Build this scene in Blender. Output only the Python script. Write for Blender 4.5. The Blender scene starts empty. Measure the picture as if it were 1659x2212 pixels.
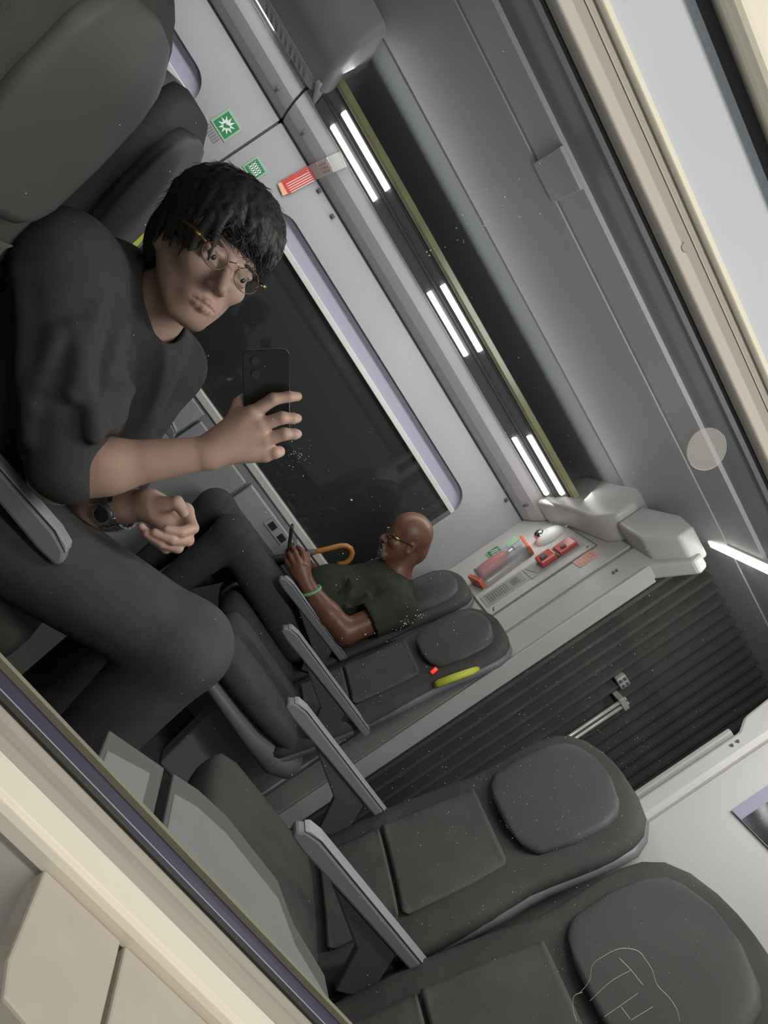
import bpy, math, random
import numpy as np
from mathutils import Vector, Matrix

random.seed(7)
np.random.seed(7)
SC = bpy.context.scene
COL = SC.collection
R = math.radians

# ------------------------------------------------------------------ camera
TH, ROLL = R(17), R(56)
cam_d = bpy.data.cameras.new('camera')
cam = bpy.data.objects.new('camera', cam_d)
COL.objects.link(cam)
fw = Vector((math.sin(TH), math.cos(TH), 0))
rt = Vector((math.cos(TH), -math.sin(TH), 0))
up = Vector((0, 0, 1))
ix = math.cos(ROLL) * rt + math.sin(ROLL) * up
iy = -math.sin(ROLL) * rt + math.cos(ROLL) * up
m = Matrix((ix, iy, -fw)).transposed().to_4x4()
m.translation = (0, -0.6, 1.22)
cam.matrix_world = m
cam_d.sensor_fit = 'VERTICAL'
cam_d.sensor_height = 36.0
cam_d.lens = 1500.0 / 2212.0 * 36.0
cam_d.clip_start = 0.02
SC.camera = cam

# ------------------------------------------------------------------ world, lights, exposure
w = bpy.data.worlds.new('world')
SC.world = w
w.use_nodes = True
w.node_tree.nodes['Background'].inputs[0].default_value = (0.95, 0.98, 1.0, 1)
w.node_tree.nodes['Background'].inputs[1].default_value = 0.25
SC.view_settings.view_transform = 'Standard'
SC.view_settings.look = 'None'
SC.view_settings.gamma = 1
SC.view_settings.use_curve_mapping = False
SC.view_settings.exposure = 0.0


def area(name, loc, sx, sy, energy, aim, col=(1, .97, .92)):
    d = bpy.data.lights.new(name, 'AREA')
    d.shape = 'RECTANGLE'
    d.size, d.size_y, d.energy, d.color = sx, sy, energy, col
    o = bpy.data.objects.new(name, d)
    COL.objects.link(o)
    o.location = loc
    z = -(Vector(aim) - Vector(loc)).normalized()
    x = Vector((1, 0, 0))
    y = z.cross(x).normalized()
    x = y.cross(z)
    mm = Matrix((x, y, z)).transposed().to_4x4()
    mm.translation = loc
    o.matrix_world = mm
    return o


# strip lamps under the two luggage racks of the compartment plus unseen fills added for the face and ceiling, one in the gangway, one over the camera side of the window
WARM, COOL = (1, .93, .82), (1, .985, .965)
area('rack_lamp_far', (0.2, 2.40, 1.89), 3.4, 0.10, 14.0, (0.2, 2.42, 0.0), COOL)
area('rack_lamp_near', (0.80, 0.30, 1.93), 0.8, 0.10, 13.0, (0.78, 1.5, 1.1), COOL)
area('face_fill_near', (0.45, 0.17, 1.93), 0.4, 0.10, 2.0, (0.20, 0.5, 1.0), COOL)  # added fill for the young passenger's face, no strip modelled here
area('ceiling_fill_far', (0.4, 2.22, 2.01), 3.6, 0.06, 2.4, (0.4, 1.4, 2.4), COOL)  # unseen lamp added over the far rack to lift the ceiling
area('ceiling_fill_near', (0.6, 0.45, 2.0), 3.0, 0.06, 2.0, (0.6, 1.3, 2.4), COOL)  # same added ceiling fill on the near side
area('gangway_lamp', (1.56, 1.25, 2.15), 0.05, 0.8, 2.4, (2.0, 1.6, 0.0), COOL)
area('rack_lamp_camera_side', (0.4, -0.80, 2.10), 2.4, 0.15, 18.0, (0.4, -0.35, 0.0), WARM)


# ------------------------------------------------------------------ materials
def lin(c):
    return tuple(((v / 255) / 12.92 if v / 255 <= .04045 else ((v / 255 + .055) / 1.055) ** 2.4) for v in c)


MATS = {}


def mat(name, rgb, rough=.55, metal=0., noise=0., nscale=40., bump=0., bscale=300., spec=.5, emit=0., stretch=(1, 1, 1)):
    if name in MATS:
        return MATS[name]
    mt = bpy.data.materials.new(name)
    mt.use_nodes = True
    nt = mt.node_tree
    b = nt.nodes['Principled BSDF']
    c = lin(rgb) + (1,)
    b.inputs['Base Color'].default_value = c
    b.inputs['Roughness'].default_value = rough
    b.inputs['Metallic'].default_value = metal
    b.inputs['Specular IOR Level'].default_value = spec
    if emit:
        b.inputs['Emission Color'].default_value = c
        b.inputs['Emission Strength'].default_value = emit
    if noise or bump:
        tc = nt.nodes.new('ShaderNodeTexCoord')
        mp = nt.nodes.new('ShaderNodeMapping')
        mp.inputs['Scale'].default_value = stretch
        nt.links.new(tc.outputs['Object'], mp.inputs['Vector'])
    if noise:
        n = nt.nodes.new('ShaderNodeTexNoise')
        n.inputs['Scale'].default_value = nscale
        n.inputs['Detail'].default_value = 4
        nt.links.new(mp.outputs[0], n.inputs['Vector'])
        r = nt.nodes.new('ShaderNodeValToRGB')
        r.color_ramp.elements[0].position = .3
        r.color_ramp.elements[1].position = .7
        r.color_ramp.elements[0].color = tuple(v * (1 - noise) for v in c[:3]) + (1,)
        r.color_ramp.elements[1].color = tuple(min(1, v * (1 + noise)) for v in c[:3]) + (1,)
        nt.links.new(n.outputs['Fac'], r.inputs[0])
        nt.links.new(r.outputs[0], b.inputs['Base Color'])
    if bump:
        n2 = nt.nodes.new('ShaderNodeTexNoise')
        n2.inputs['Scale'].default_value = bscale
        nt.links.new(mp.outputs[0], n2.inputs['Vector'])
        bp = nt.nodes.new('ShaderNodeBump')
        bp.inputs['Strength'].default_value = bump
        bp.inputs['Distance'].default_value = .002
        nt.links.new(n2.outputs['Fac'], bp.inputs['Height'])
        nt.links.new(bp.outputs[0], b.inputs['Normal'])
    MATS[name] = mt
    return mt


def clear_mat(name, col):
    mt = bpy.data.materials.new(name)
    mt.use_nodes = True
    nt = mt.node_tree
    nt.nodes.clear()
    o = nt.nodes.new('ShaderNodeOutputMaterial')
    t = nt.nodes.new('ShaderNodeBsdfTransparent')
    t.inputs[0].default_value = col + (1,)
    nt.links.new(t.outputs[0], o.inputs['Surface'])
    MATS[name] = mt
    return mt


def veil_mat(name, rgb, fac, rough=.2):
    """thin clear plastic: mostly see-through, a little of its own tint and gloss"""
    mt = bpy.data.materials.new(name)
    mt.use_nodes = True
    nt = mt.node_tree
    b = nt.nodes['Principled BSDF']
    b.inputs['Base Color'].default_value = lin(rgb) + (1,)
    b.inputs['Roughness'].default_value = rough
    o = nt.nodes['Material Output']
    t = nt.nodes.new('ShaderNodeBsdfTransparent')
    x = nt.nodes.new('ShaderNodeMixShader')
    x.inputs[0].default_value = fac
    nt.links.new(t.outputs[0], x.inputs[1])
    nt.links.new(b.outputs[0], x.inputs[2])
    nt.links.new(x.outputs[0], o.inputs['Surface'])
    MATS[name] = mt
    return mt


M_wall = mat('wall_panel', (158, 158, 161), .45, noise=.03, nscale=6)
M_wall_low = mat('lower_wall_panel', (165, 165, 168), .5, noise=.04, nscale=5)
M_cove = mat('cove_panel', (205, 203, 205), .45, noise=.03, nscale=6)
M_ceil = mat('ceiling_panel', (176, 177, 178), .5, noise=.05, nscale=3)
M_ceil_dark = mat('ceiling_channel', (140, 144, 146), .5, noise=.05, nscale=3)
M_seam = mat('dark_seam', (88, 88, 90), .6)
M_bulk = mat('bulkhead_panel', (198, 196, 192), .45, noise=.03, nscale=5)
M_bulk_grey = mat('bulkhead_edge', (168, 166, 164), .45, noise=.03, nscale=5)
M_bracket = mat('moulded_bracket', (204, 202, 200), .35, noise=.04, nscale=8)
M_block = mat('shaded_bracket', (165, 167, 167), .5, noise=.05, nscale=8)  # bracket moulding toned down, its weaker light put into the colour
M_floor = mat('floor_vinyl', (62, 64, 62), .5, noise=.15, nscale=60)
M_bellows = mat('bellows_rubber', (78, 80, 76), .6, noise=.15, nscale=10)
M_rail = mat('brushed_steel', (200, 198, 194), .3, metal=.3)
M_alu = mat('silver_window_bar', (205, 202, 198), .35, noise=.04, nscale=10)
M_reveal = mat('lavender_reveal', (160, 160, 178), .5)
M_farglass = mat('night_glass', (46, 49, 48), .04, spec=.6)
M_seat = mat('seat_fabric', (80, 79, 77), .9, noise=.10, nscale=14, bump=.5, bscale=500, spec=.15)
M_seat_panel = mat('seat_panel_fabric', (92, 90, 88), .9, noise=.10, nscale=14, bump=.5, bscale=500, spec=.15)
M_head = mat('headrest_vinyl', (81, 82, 80), .55, noise=.05, nscale=10, spec=.3)
M_shell = mat('seat_shell', (110, 112, 112), .5)
M_arm = mat('armrest_plastic', (118, 120, 122), .4)
M_armdark = mat('armrest_bracket', (72, 73, 73), .5)
M_armtop = mat('armrest_highlight', (150, 153, 158), .35)  # brighter tone carries the highlight along the armrest's top
M_yellow = mat('yellow_handle', (196, 200, 70), .5)
M_frame = mat('window_frame_cream', (214, 208, 194), .4, noise=.02, nscale=8)
M_frame_grey = mat('window_frame_taupe', (158, 153, 144), .45, noise=.05, nscale=20, stretch=(.1, 1, 1))
M_frame_mid = mat('window_frame_beige', (190, 184, 174), .42)
M_lip = mat('cream_lip', (240, 234, 216), .35)
M_nearpanel = mat('near_panel', (196, 203, 212), .5, noise=.02, nscale=8)
M_shadowgap = mat('gap_rubber', (92, 92, 96), .6)
M_seal = mat('black_seal', (30, 30, 28), .6)
M_sillrub = mat('sill_strip', (150, 144, 132), .5, noise=.12, nscale=30, stretch=(.04, 1, 1))
M_sill = mat('sill_cream', (222, 215, 199), .4, noise=.02, nscale=8)
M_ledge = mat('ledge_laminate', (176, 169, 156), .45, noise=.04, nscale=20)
M_ledge_in = mat('ledge_ghost_grey', (120, 123, 122), .45, noise=.04, nscale=20)
M_ledge_edge = mat('ledge_ghost_rim', (84, 86, 84), .5, noise=.04, nscale=20)  # rim tone of the doubled glass reflection, put into colour
M_purple = mat('violet_reflection', (62, 58, 78), .35)
M_olive = mat('olive_reflection', (128, 128, 108), .5)
M_black = mat('black_cloth', (62, 62, 62), .92, noise=.12, nscale=30, bump=.35, bscale=60, spec=.12)
M_blackgreen = mat('black_polo', (58, 61, 55), .92, noise=.12, nscale=30, bump=.35, bscale=60, spec=.12)
M_trouser = mat('charcoal_trousers', (72, 71, 72), .95, noise=.10, nscale=25, bump=.3, bscale=50, spec=.1)
M_hair = mat('dark_hair', (50, 49, 46), .55, noise=.35, nscale=60, spec=.35, stretch=(3, 3, .5))
M_skin = mat('light_skin', (172, 142, 127), .5, noise=.07, nscale=30, spec=.35)
M_skin_d = mat('dark_skin', (112, 76, 58), .42, noise=.10, nscale=30, spec=.45)
M_lipskin = mat('lips', (152, 108, 98), .45)
M_eyew = mat('eye_white', (150, 140, 132), .3)
M_iris = mat('iris', (38, 30, 26), .2)
M_phone = mat('phone_black', (34, 34, 33), .25)
M_phone_edge = mat('phone_edge', (90, 90, 88), .3, metal=.6)
M_gold = mat('gold_metal', (230, 200, 110), .2, metal=1)
M_tort = mat('tortoiseshell', (96, 66, 48), .3, noise=.4, nscale=80)
M_silver = mat('silver_metal', (215, 215, 220), .15, metal=1)
M_led = mat('led_tube', (255, 252, 245), .5, emit=3.2)
M_glassedge = mat('rack_glass_edge', (152, 154, 108), .25, noise=.12, nscale=12)
M_channel = mat('light_channel', (120, 119, 122), .35)
M_green = mat('sign_green', (46, 128, 82), .5)
M_green_rim = mat('sign_green_pale', (150, 182, 150), .5)
M_white = mat('sign_white', (226, 228, 224), .5)
M_red = mat('sign_red', (190, 70, 62), .5)
M_redobj = mat('red_enamel', (196, 72, 62), .35)
M_orange = mat('orange_plastic', (214, 110, 78), .4)
M_labelgrey = mat('label_grey', (150, 152, 148), .5)
M_labelorange = mat('label_orange', (222, 168, 146), .5)
M_print = mat('label_print', (118, 122, 118), .6)
M_wood = mat('cane_wood', (176, 116, 56), .35, noise=.2, nscale=30)
M_green_band = mat('green_band', (110, 170, 120), .5)
M_dust = mat('dust', (215, 215, 205), .8)
M_scratch = mat('scratch', (190, 190, 184), .7)
M_mirror = mat('dark_mirror', (120, 122, 124), .08, metal=1)
M_redglow = mat('red_glow', (255, 60, 50), .4, emit=1.0)
M_paleglow = mat('pale_glow', (235, 250, 215), .4, emit=.8)
M_beard = mat('grey_beard', (108, 104, 98), .9, noise=.3, nscale=120)
M_pane = clear_mat('window_pane', (.95, .955, .955))
M_cover = veil_mat('clear_cover', (175, 178, 182), .35)
M_sticker = veil_mat('clear_sticker', (200, 196, 192), .30, .6)
M_lens = veil_mat('spectacle_lens', (150, 150, 140), .04, .05)


# ------------------------------------------------------------------ mesh helpers
def link_mesh(name, verts, faces, material, parent=None, smooth=False, bevel=0., sub=0):
    me = bpy.data.meshes.new(name)
    me.from_pydata([tuple(v) for v in verts], [], [tuple(f) for f in faces])
    me.materials.append(material)
    if smooth:
        me.polygons.foreach_set('use_smooth', [True] * len(me.polygons))
    me.update()
    o = bpy.data.objects.new(name, me)
    COL.objects.link(o)
    if parent is not None:
        o.parent = parent
    if bevel:
        b = o.modifiers.new('bevel', 'BEVEL')
        b.width = bevel
        b.segments = 2
        b.limit_method = 'ANGLE'
    if sub:
        s = o.modifiers.new('subdivision', 'SUBSURF')
        s.levels = s.render_levels = sub
    return o


class MB:
    def __init__(self):
        self.v, self.f = [], []

    def add(self, vs, fs):
        n = len(self.v)
        self.v += [tuple(q) for q in vs]
        self.f += [tuple(i + n for i in q) for q in fs]
        return self

    def box(self, lo, hi):
        x0, y0, z0 = lo
        x1, y1, z1 = hi
        return self.add([(x0, y0, z0), (x1, y0, z0), (x1, y1, z0), (x0, y1, z0), (x0, y0, z1), (x1, y0, z1), (x1, y1, z1), (x0, y1, z1)],
                        [(3, 2, 1, 0), (4, 5, 6, 7), (0, 1, 5, 4), (1, 2, 6, 5), (2, 3, 7, 6), (3, 0, 4, 7)])

    def prism(self, pts, a, b):
        """pts: 3D outline; shifted by vectors a and b and closed"""
        n = len(pts)
        a, b = Vector(a), Vector(b)
        vs = [Vector(q) + a for q in pts] + [Vector(q) + b for q in pts]
        fs = [tuple(range(n - 1, -1, -1)), tuple(range(n, 2 * n))]
        for i in range(n):
            j = (i + 1) % n
            fs.append((i, j, n + j, n + i))
        return self.add(vs, fs)

    def tube(self, path, r, n=8, cap=True):
        path = [Vector(q) for q in path]
        rr = [float(q) for q in r] if isinstance(r, (list, tuple)) else [float(r)] * len(path)
        t0 = (path[1] - path[0]).normalized()
        ref = Vector((0, 0, 1)) if abs(t0.z) < .9 else Vector((1, 0, 0))
        nrm = t0.cross(ref).normalized()
        rings = []
        for i, q in enumerate(path):
            t = (path[min(i + 1, len(path) - 1)] - path[max(i - 1, 0)]).normalized()
            nrm = (nrm - t * nrm.dot(t)).normalized()
            bn = t.cross(nrm)
            rings.append([q + rr[i] * (math.cos(2 * math.pi * k / n) * nrm + math.sin(2 * math.pi * k / n) * bn) for k in range(n)])
        return self.loft(rings, cap)

    def loft(self, rings, cap=True):
        n = len(rings[0])
        vs = [q for r_ in rings for q in r_]
        fs = []
        for i in range(len(rings) - 1):
            for k in range(n):
                l = (k + 1) % n
                fs.append((i * n + k, i * n + l, (i + 1) * n + l, (i + 1) * n + k))
        if cap:
            fs.append(tuple(range(n - 1, -1, -1)))
            fs.append(tuple(range((len(rings) - 1) * n, len(rings) * n)))
        return self.add(vs, fs)

    def build(self, name, material, parent=None, **k):
        return link_mesh(name, self.v, self.f, material, parent, **k)


def tag(o, label=None, cat=None, group=None, kind=None):
    if label:
        o['label'] = label
    if cat:
        o['category'] = cat
    if group:
        o['group'] = group
    if kind:
        o['kind'] = kind
    return o


def empty(name, loc=(0, 0, 0), rz=0.):
    o = bpy.data.objects.new(name, None)
    COL.objects.link(o)
    o.location = loc
    o.rotation_euler = (0, 0, rz)
    o.empty_display_size = .05
    return o


def profile_x(pts, x0, x1):
    """closed (y, z) outline extruded along the carriage"""
    return MB().prism([(0, y, z) for y, z in pts], (x0, 0, 0), (x1, 0, 0))


def copy_tree(o, parent=None):
    c_ = o.copy()
    COL.objects.link(c_)
    c_.parent = parent
    for ch in list(o.children):
        copy_tree(ch, c_)
    return c_


# ------------------------------------------------------------------ far side wall
def panel_with_hole(x0, x1, z0, z1, hx0, hx1, hz0, hz1, r, y0, y1):
    b = MB()
    b.box((x0, y0, z0), (hx0, y1, z1))
    b.box((hx1, y0, z0), (x1, y1, z1))
    b.box((hx0, y0, hz1), (hx1, y1, z1))
    b.box((hx0, y0, z0), (hx1, y1, hz0))
    for cx, cz, sx, sz in ((hx0, hz0, 1, 1), (hx1, hz0, -1, 1), (hx1, hz1, -1, -1), (hx0, hz1, 1, -1)):
        arc = []
        for i in range(9):
            a = math.pi / 2 * i / 8
            arc.append((cx + sx * (r - r * math.sin(a)), cz + sz * (r - r * math.cos(a))))
        for i in range(8):
            tri = [(cx, 0, cz), (arc[i][0], 0, arc[i][1]), (arc[i + 1][0], 0, arc[i + 1][1])]
            if sx * sz < 0:
                tri = tri[::-1]
            b.prism(tri, (0, y0, 0), (0, y1, 0))
    return b


wall_far = tag(empty('wall_far', (0, 2.7, 0)), 'pale grey side wall behind the bald passenger', kind='structure')
H = (0, -2.7, 0)


def wf(o):
    o.parent = wall_far
    o.matrix_parent_inverse = Matrix.Translation(H)
    return o


wf(panel_with_hole(-.684, 1.47, .0, 1.783, -.42, 1.215, .80, 1.61, .10, 2.70, 2.73).build('wall_panel', M_wall))
wf(panel_with_hole(-3.2, -.696, .0, 1.783, -2.55, -.935, .80, 1.61, .10, 2.70, 2.73).build('wall_panel', M_wall))
wf(MB().box((-3.2, 2.715, 0), (1.6, 2.75, .80)).box((-.70, 2.712, 0), (-.68, 2.75, 1.8)).box((-3.2, 2.712, 1.775), (1.5, 2.75, 1.80)).build('seam_backing', M_seam))
# lower wall cladding and heater box below the far sill
wf(MB().box((-.68, 2.66, .05), (.135, 2.70, .79)).build('lower_panel', M_wall_low, bevel=.004))
wf(MB().box((.15, 2.65, .05), (.50, 2.70, .76)).build('lower_panel', M_wall, bevel=.006))
wf(MB().box((.52, 2.64, .05), (1.45, 2.70, .775)).build('lower_panel', M_wall_low, bevel=.006))


def far_window(n, x0, x1, lab):
    wroot = tag(empty('window_%d' % n, ((x0 + x1) / 2, 2.74, .8)), lab, kind='structure')
    inv = Matrix.Translation((-(x0 + x1) / 2, -2.74, -.8))

    def pp(o):
        o.parent = wroot
        o.matrix_parent_inverse = inv
        return o
    pp(MB().box((x0 - .02, 2.732, .78), (x1 + .02, 2.738, 1.63)).build('reveal', M_reveal))
    pp(MB().box((x0 + .03, 2.722, .82), (x1 - .012, 2.730, 1.505)).build('glass_pane', M_farglass))
    pp(MB().box((x0 - .01, 2.706, 1.495), (x1 + .005, 2.731, 1.522)).build('top_bar', M_alu, bevel=.003))
    pp(MB().box((x1 - .022, 2.706, .84), (x1 + .0, 2.731, 1.50)).build('side_bar', M_shadowgap, bevel=.003))
    pp(MB().box((x0 - .03, 2.672, .805), (x1 + .03, 2.731, .842)).build('sill_bar', M_alu, bevel=.005))
    return wroot


far_window(1, -.42, 1.215, 'dark night window with rounded corners behind the bald passenger')
far_window(2, -2.55, -.935, 'dark window corner just beyond the dark headrest at the upper left')

# ------------------------------------------------------------------ cove, luggage rack, ceiling
cove = tag(empty('trim_1', (0, 2.6, 1.8)), 'grey curved cove panel between wall and rack lights', kind='structure')
cinv = Matrix.Translation((0, -2.6, -1.8))


def cov(o):
    o.parent = cove
    o.matrix_parent_inverse = cinv
    return o


prof = [(2.70, 1.793), (2.62, 1.815), (2.55, 1.848), (2.49, 1.893), (2.49, 1.93), (2.56, 1.885), (2.63, 1.85), (2.72, 1.82)]
cov(profile_x(prof, -.685, 1.46).build('cove_panel', M_cove))
cov(profile_x(prof, -3.2, -.697).build('cove_panel', M_cove))
cov(profile_x([(y + .012, z + .006) for y, z in prof], -.70, -.68).build('cove_gap', M_seam))
for x in (-.584, -.771, 1.36):
    for dz in (0, .012):
        cov(MB().tube([(x, 2.60, 1.81 + dz * .4), (x, 2.592 - dz, 1.826 + dz * .5)], .006, 8).build('screw', M_shadowgap, smooth=True))

rack = tag(empty('luggage_rack', (.35, 2.4, 1.9)), 'overhead luggage rack with twin light strips and yellow-green glass edge', 'rack')
rinv = Matrix.Translation((-.35, -2.4, -1.9))


def rk(o):
    o.parent = rack
    o.matrix_parent_inverse = rinv
    return o


rk(profile_x([(2.49, 1.895), (2.30, 1.974), (2.30, 1.99), (2.49, 1.935)], -.62, 1.36).build('light_channel', M_channel))
rk(profile_x([(2.404, 1.924), (2.396, 1.927), (2.396, 1.936), (2.404, 1.934)], -.62, 1.36).build('channel_rib', M_seam))
rk(profile_x([(2.325, 1.958), (2.318, 1.961), (2.318, 1.97), (2.325, 1.967)], -.62, 1.36).build('channel_rib', M_seam))
rk(profile_x([(2.302, 1.962), (2.276, 1.968), (2.272, 1.995), (2.300, 1.995)], -.63, 1.37).build('glass_edge', M_glassedge, bevel=.003))
rk(profile_x([(2.300, 1.990), (2.300, 2.000), (2.70, 2.03), (2.70, 2.02)], -.62, 1.36).build('rack_shelf', M_channel))
rk(MB().box((-.645, 2.27, 1.90), (-.625, 2.50, 2.0)).build('rack_end', M_alu, bevel=.004))
for x0, x1 in ((-.522, -.20), (.225, .545), (.985, 1.312)):
    for yc, zc in ((2.35, 1.951), (2.45, 1.911)):
        rk(MB().box((x0, yc - .013, zc - .012), (x1, yc + .013, zc + .012)).build('light_strip', M_led, bevel=.002))
rack2 = tag(empty('luggage_rack', (-1.8, 2.4, 1.9)), 'overhead rack end with a single light strip at the top edge', 'rack')
for nm, pr, mt in (('light_channel', [(2.49, 1.895), (2.30, 1.974), (2.30, 1.99), (2.49, 1.935)], M_cove),
                   ('glass_edge', [(2.302, 1.962), (2.276, 1.968), (2.272, 1.995), (2.300, 1.995)], M_cove)):
    o = profile_x(pr, -3.2, -.80).build(nm, mt)
    o.parent = rack2
    o.matrix_parent_inverse = Matrix.Translation((1.8, -2.4, -1.9))
o = MB().box((-1.25, 2.437, 1.90), (-.91, 2.463, 1.923)).build('light_strip', M_led, bevel=.002)
o.parent = rack2
o.matrix_parent_inverse = Matrix.Translation((1.8, -2.4, -1.9))


def rounded_block(name, pts, depth, mtl, parent=None, bevel=.03):
    """outline in the (y, z) plane given as points, extruded along x"""
    o_ = MB().prism([(0, y, z) for y, z in pts], (depth[0], 0, 0), (depth[1], 0, 0)).build(name, mtl, parent)
    b = o_.modifiers.new('bevel', 'BEVEL')
    b.width = bevel
    b.segments = 4
    b.limit_method = 'ANGLE'
    o_.data.polygons.foreach_set('use_smooth', [True] * len(o_.data.polygons))
    return o_


blk = rounded_block('rack_end_block', [(2.36, 1.90), (2.12, 1.935), (2.05, 2.02), (2.02, 2.21), (2.36, 2.21)], (-1.05, -.60), M_block, bevel=.035)
tag(blk, 'large shaded rounded block at the rack end, upper centre', 'rack end')
o = MB().box((-1.05, 2.30, 1.90), (-.66, 2.46, 1.965)).build('speaker_grille', M_cove, blk, bevel=.02)
for i in range(9):
    for j in range(4):
        MB().box((-.96 + i * .03, 2.325 + j * .028, 1.8975), (-.948 + i * .03, 2.337 + j * .028, 1.9015)).build('grille_hole', M_block, o)

ceiling = tag(empty('ceiling', (0.5, 1.2, 2.2)), 'plain grey carriage ceiling above the aisle', kind='structure')
inv_c = Matrix.Translation((-.5, -1.2, -2.2))
for pr, mt in (([(2.72, 2.06), (2.10, 2.13), (2.10, 2.16), (2.72, 2.09)], M_ceil_dark),
               ([(2.10, 2.135), (1.60, 2.195), (1.60, 2.225), (2.10, 2.165)], M_ceil),
               ([(1.60, 2.20), (1.41, 2.20), (1.41, 2.23), (1.60, 2.23)], M_ceil),
               ([(1.41, 2.215), (1.23, 2.215), (1.23, 2.245), (1.41, 2.245)], M_ceil_dark),
               ([(1.23, 2.20), (1.0, 2.20), (1.0, 2.23), (1.23, 2.23)], M_ceil),
               ([(1.0, 2.19), (0.02, 2.02), (0.02, 2.05), (1.0, 2.22)], M_ceil)):
    o = profile_x(pr, -3.2, 3.0).build('ceiling_panel', mt)
    o.parent = ceiling
    o.matrix_parent_inverse = inv_c
o = MB().box((.02, 1.40, 2.186), (.15, 1.60, 2.20)).build('ceiling_plate', M_ceil, bevel=.003)
o.parent = ceiling
o.matrix_parent_inverse = inv_c

blocker_wall_left = tag(MB().box((-3.25, .02, 0), (-3.2, 2.72, 2.2)).build('blocker_wall_left', M_bulk_grey), 'grey unseen wall added at left to cut stray light', kind='structure')  # added out of view to keep world light out of the carriage
floor = MB().box((-3.2, .02, -.05), (3.0, 2.72, 0)).build('floor', M_floor)
tag(floor, 'dark vinyl carriage floor under the seats', kind='structure')

# ------------------------------------------------------------------ end walls and gangway
wall_end_far = tag(empty('wall_end_far', (1.5, 2.2, 0)), 'white end wall carrying the fire equipment', kind='structure')


def we(o, root=None, c=(1.5, 2.2, 0)):
    root = root or wall_end_far
    o.parent = root
    o.matrix_parent_inverse = Matrix.Translation((-c[0], -c[1], -c[2]))
    return o


we(MB().box((1.465, 1.90, 0), (1.53, 2.70, 2.12)).build('end_panel', M_bulk))
we(MB().box((1.472, 1.872, 0), (1.53, 1.90, 2.12)).build('groove', M_bulk_grey))
we(MB().prism([(0, 1.872, 0), (0, 1.70, 0), (0, 1.70, 1.93), (0, 1.562, 2.045), (0, 1.575, 2.085), (0, 1.74, 2.15), (0, 1.872, 2.18)], (1.462, 0, 0), (1.53, 0, 0)).build('door_post', M_bulk, bevel=.012))
we(MB().box((1.458, 1.688, 0), (1.535, 1.70, 1.93)).build('post_edge', M_bulk_grey, bevel=.004))
o = rounded_block('haunch', [(1.92, 1.975), (1.72, 1.965), (1.585, 2.045), (1.585, 2.11), (1.70, 2.135), (1.92, 2.10)], (1.36, 1.50), M_bracket, bevel=.014)
we(o)
o = rounded_block('rack_bracket', [(2.50, 1.855), (2.30, 1.90), (2.02, 1.93), (1.93, 1.99), (1.93, 2.08), (2.02, 2.16), (2.30, 2.17), (2.50, 2.05)], (1.33, 1.47), M_bracket, bevel=.018)
we(o)
for z in (1.83, 1.845):
    we(MB().tube([(1.457, 1.79, z), (1.464, 1.79, z)], .006, 8).build('screw', M_shadowgap))

wall_end_near = tag(empty('wall_end_near', (1.5, .4, 0)), 'white end wall behind the two nearest seats', kind='structure')
cn = (1.5, .4, 0)
we(MB().box((1.465, 0.03, 0), (1.53, .752, 2.1)).build('end_panel', M_bulk), wall_end_near, cn)
we(MB().box((1.472, .75, 0), (1.53, .768, 2.1)).build('groove', M_bulk_grey), wall_end_near, cn)
we(MB().prism([(0, .768, 0), (0, .768, 2.1), (0, .90, 2.1), (0, .86, 1.70), (0, .83, 1.66), (0, .838, 0)], (1.462, 0, 0), (1.53, 0, 0)).build('door_post', M_bulk, bevel=.012), wall_end_near, cn)
we(MB().box((1.458, .836, 0), (1.535, .852, 1.65)).build('post_edge', M_bulk_grey, bevel=.004), wall_end_near, cn)
for z in (1.622, 1.640):
    we(MB().tube([(1.457, .80, z), (1.464, .80, z)], .004, 8).build('screw', M_shadowgap), wall_end_near, cn)

gang = tag(empty('wall_gangway', (2.2, 1.8, 0)), 'dark ribbed gangway bellows beyond the end doorway', kind='structure')
cg = (2.2, 1.8, 0)
we(MB().box((1.54, 1.83, 0), (2.9, 1.87, 2.2)).build('bellows_backing', M_bellows), gang, cg)
we(MB().box((2.86, .4, 0), (2.9, 1.9, 2.2)).build('bellows_end', M_bellows), gang, cg)
ribm = None
for i in range(22):
    x = 1.56 + i * .058
    if ribm is None:
        rb = MB().prism([(-.024, 0, 0), (-.008, -.045, 0), (.008, -.045, 0), (.024, 0, 0)], (0, 0, 0), (0, 0, 2.2)).build('bellows_rib', M_bellows)
        ribm = rb.data
    else:
        rb = bpy.data.objects.new('bellows_rib', ribm)
        COL.objects.link(rb)
    rb.parent = gang
    rb.location = (x - cg[0], 1.832 - cg[1], 0)
for i in range(16):
    rb = bpy.data.objects.new('bellows_rib', ribm)
    COL.objects.link(rb)
    rb.parent = gang
    rb.rotation_euler = (0, 0, -math.pi / 2)
    rb.location = (2.862 - cg[0], .95 + i * .058 - cg[1], 0)

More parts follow.
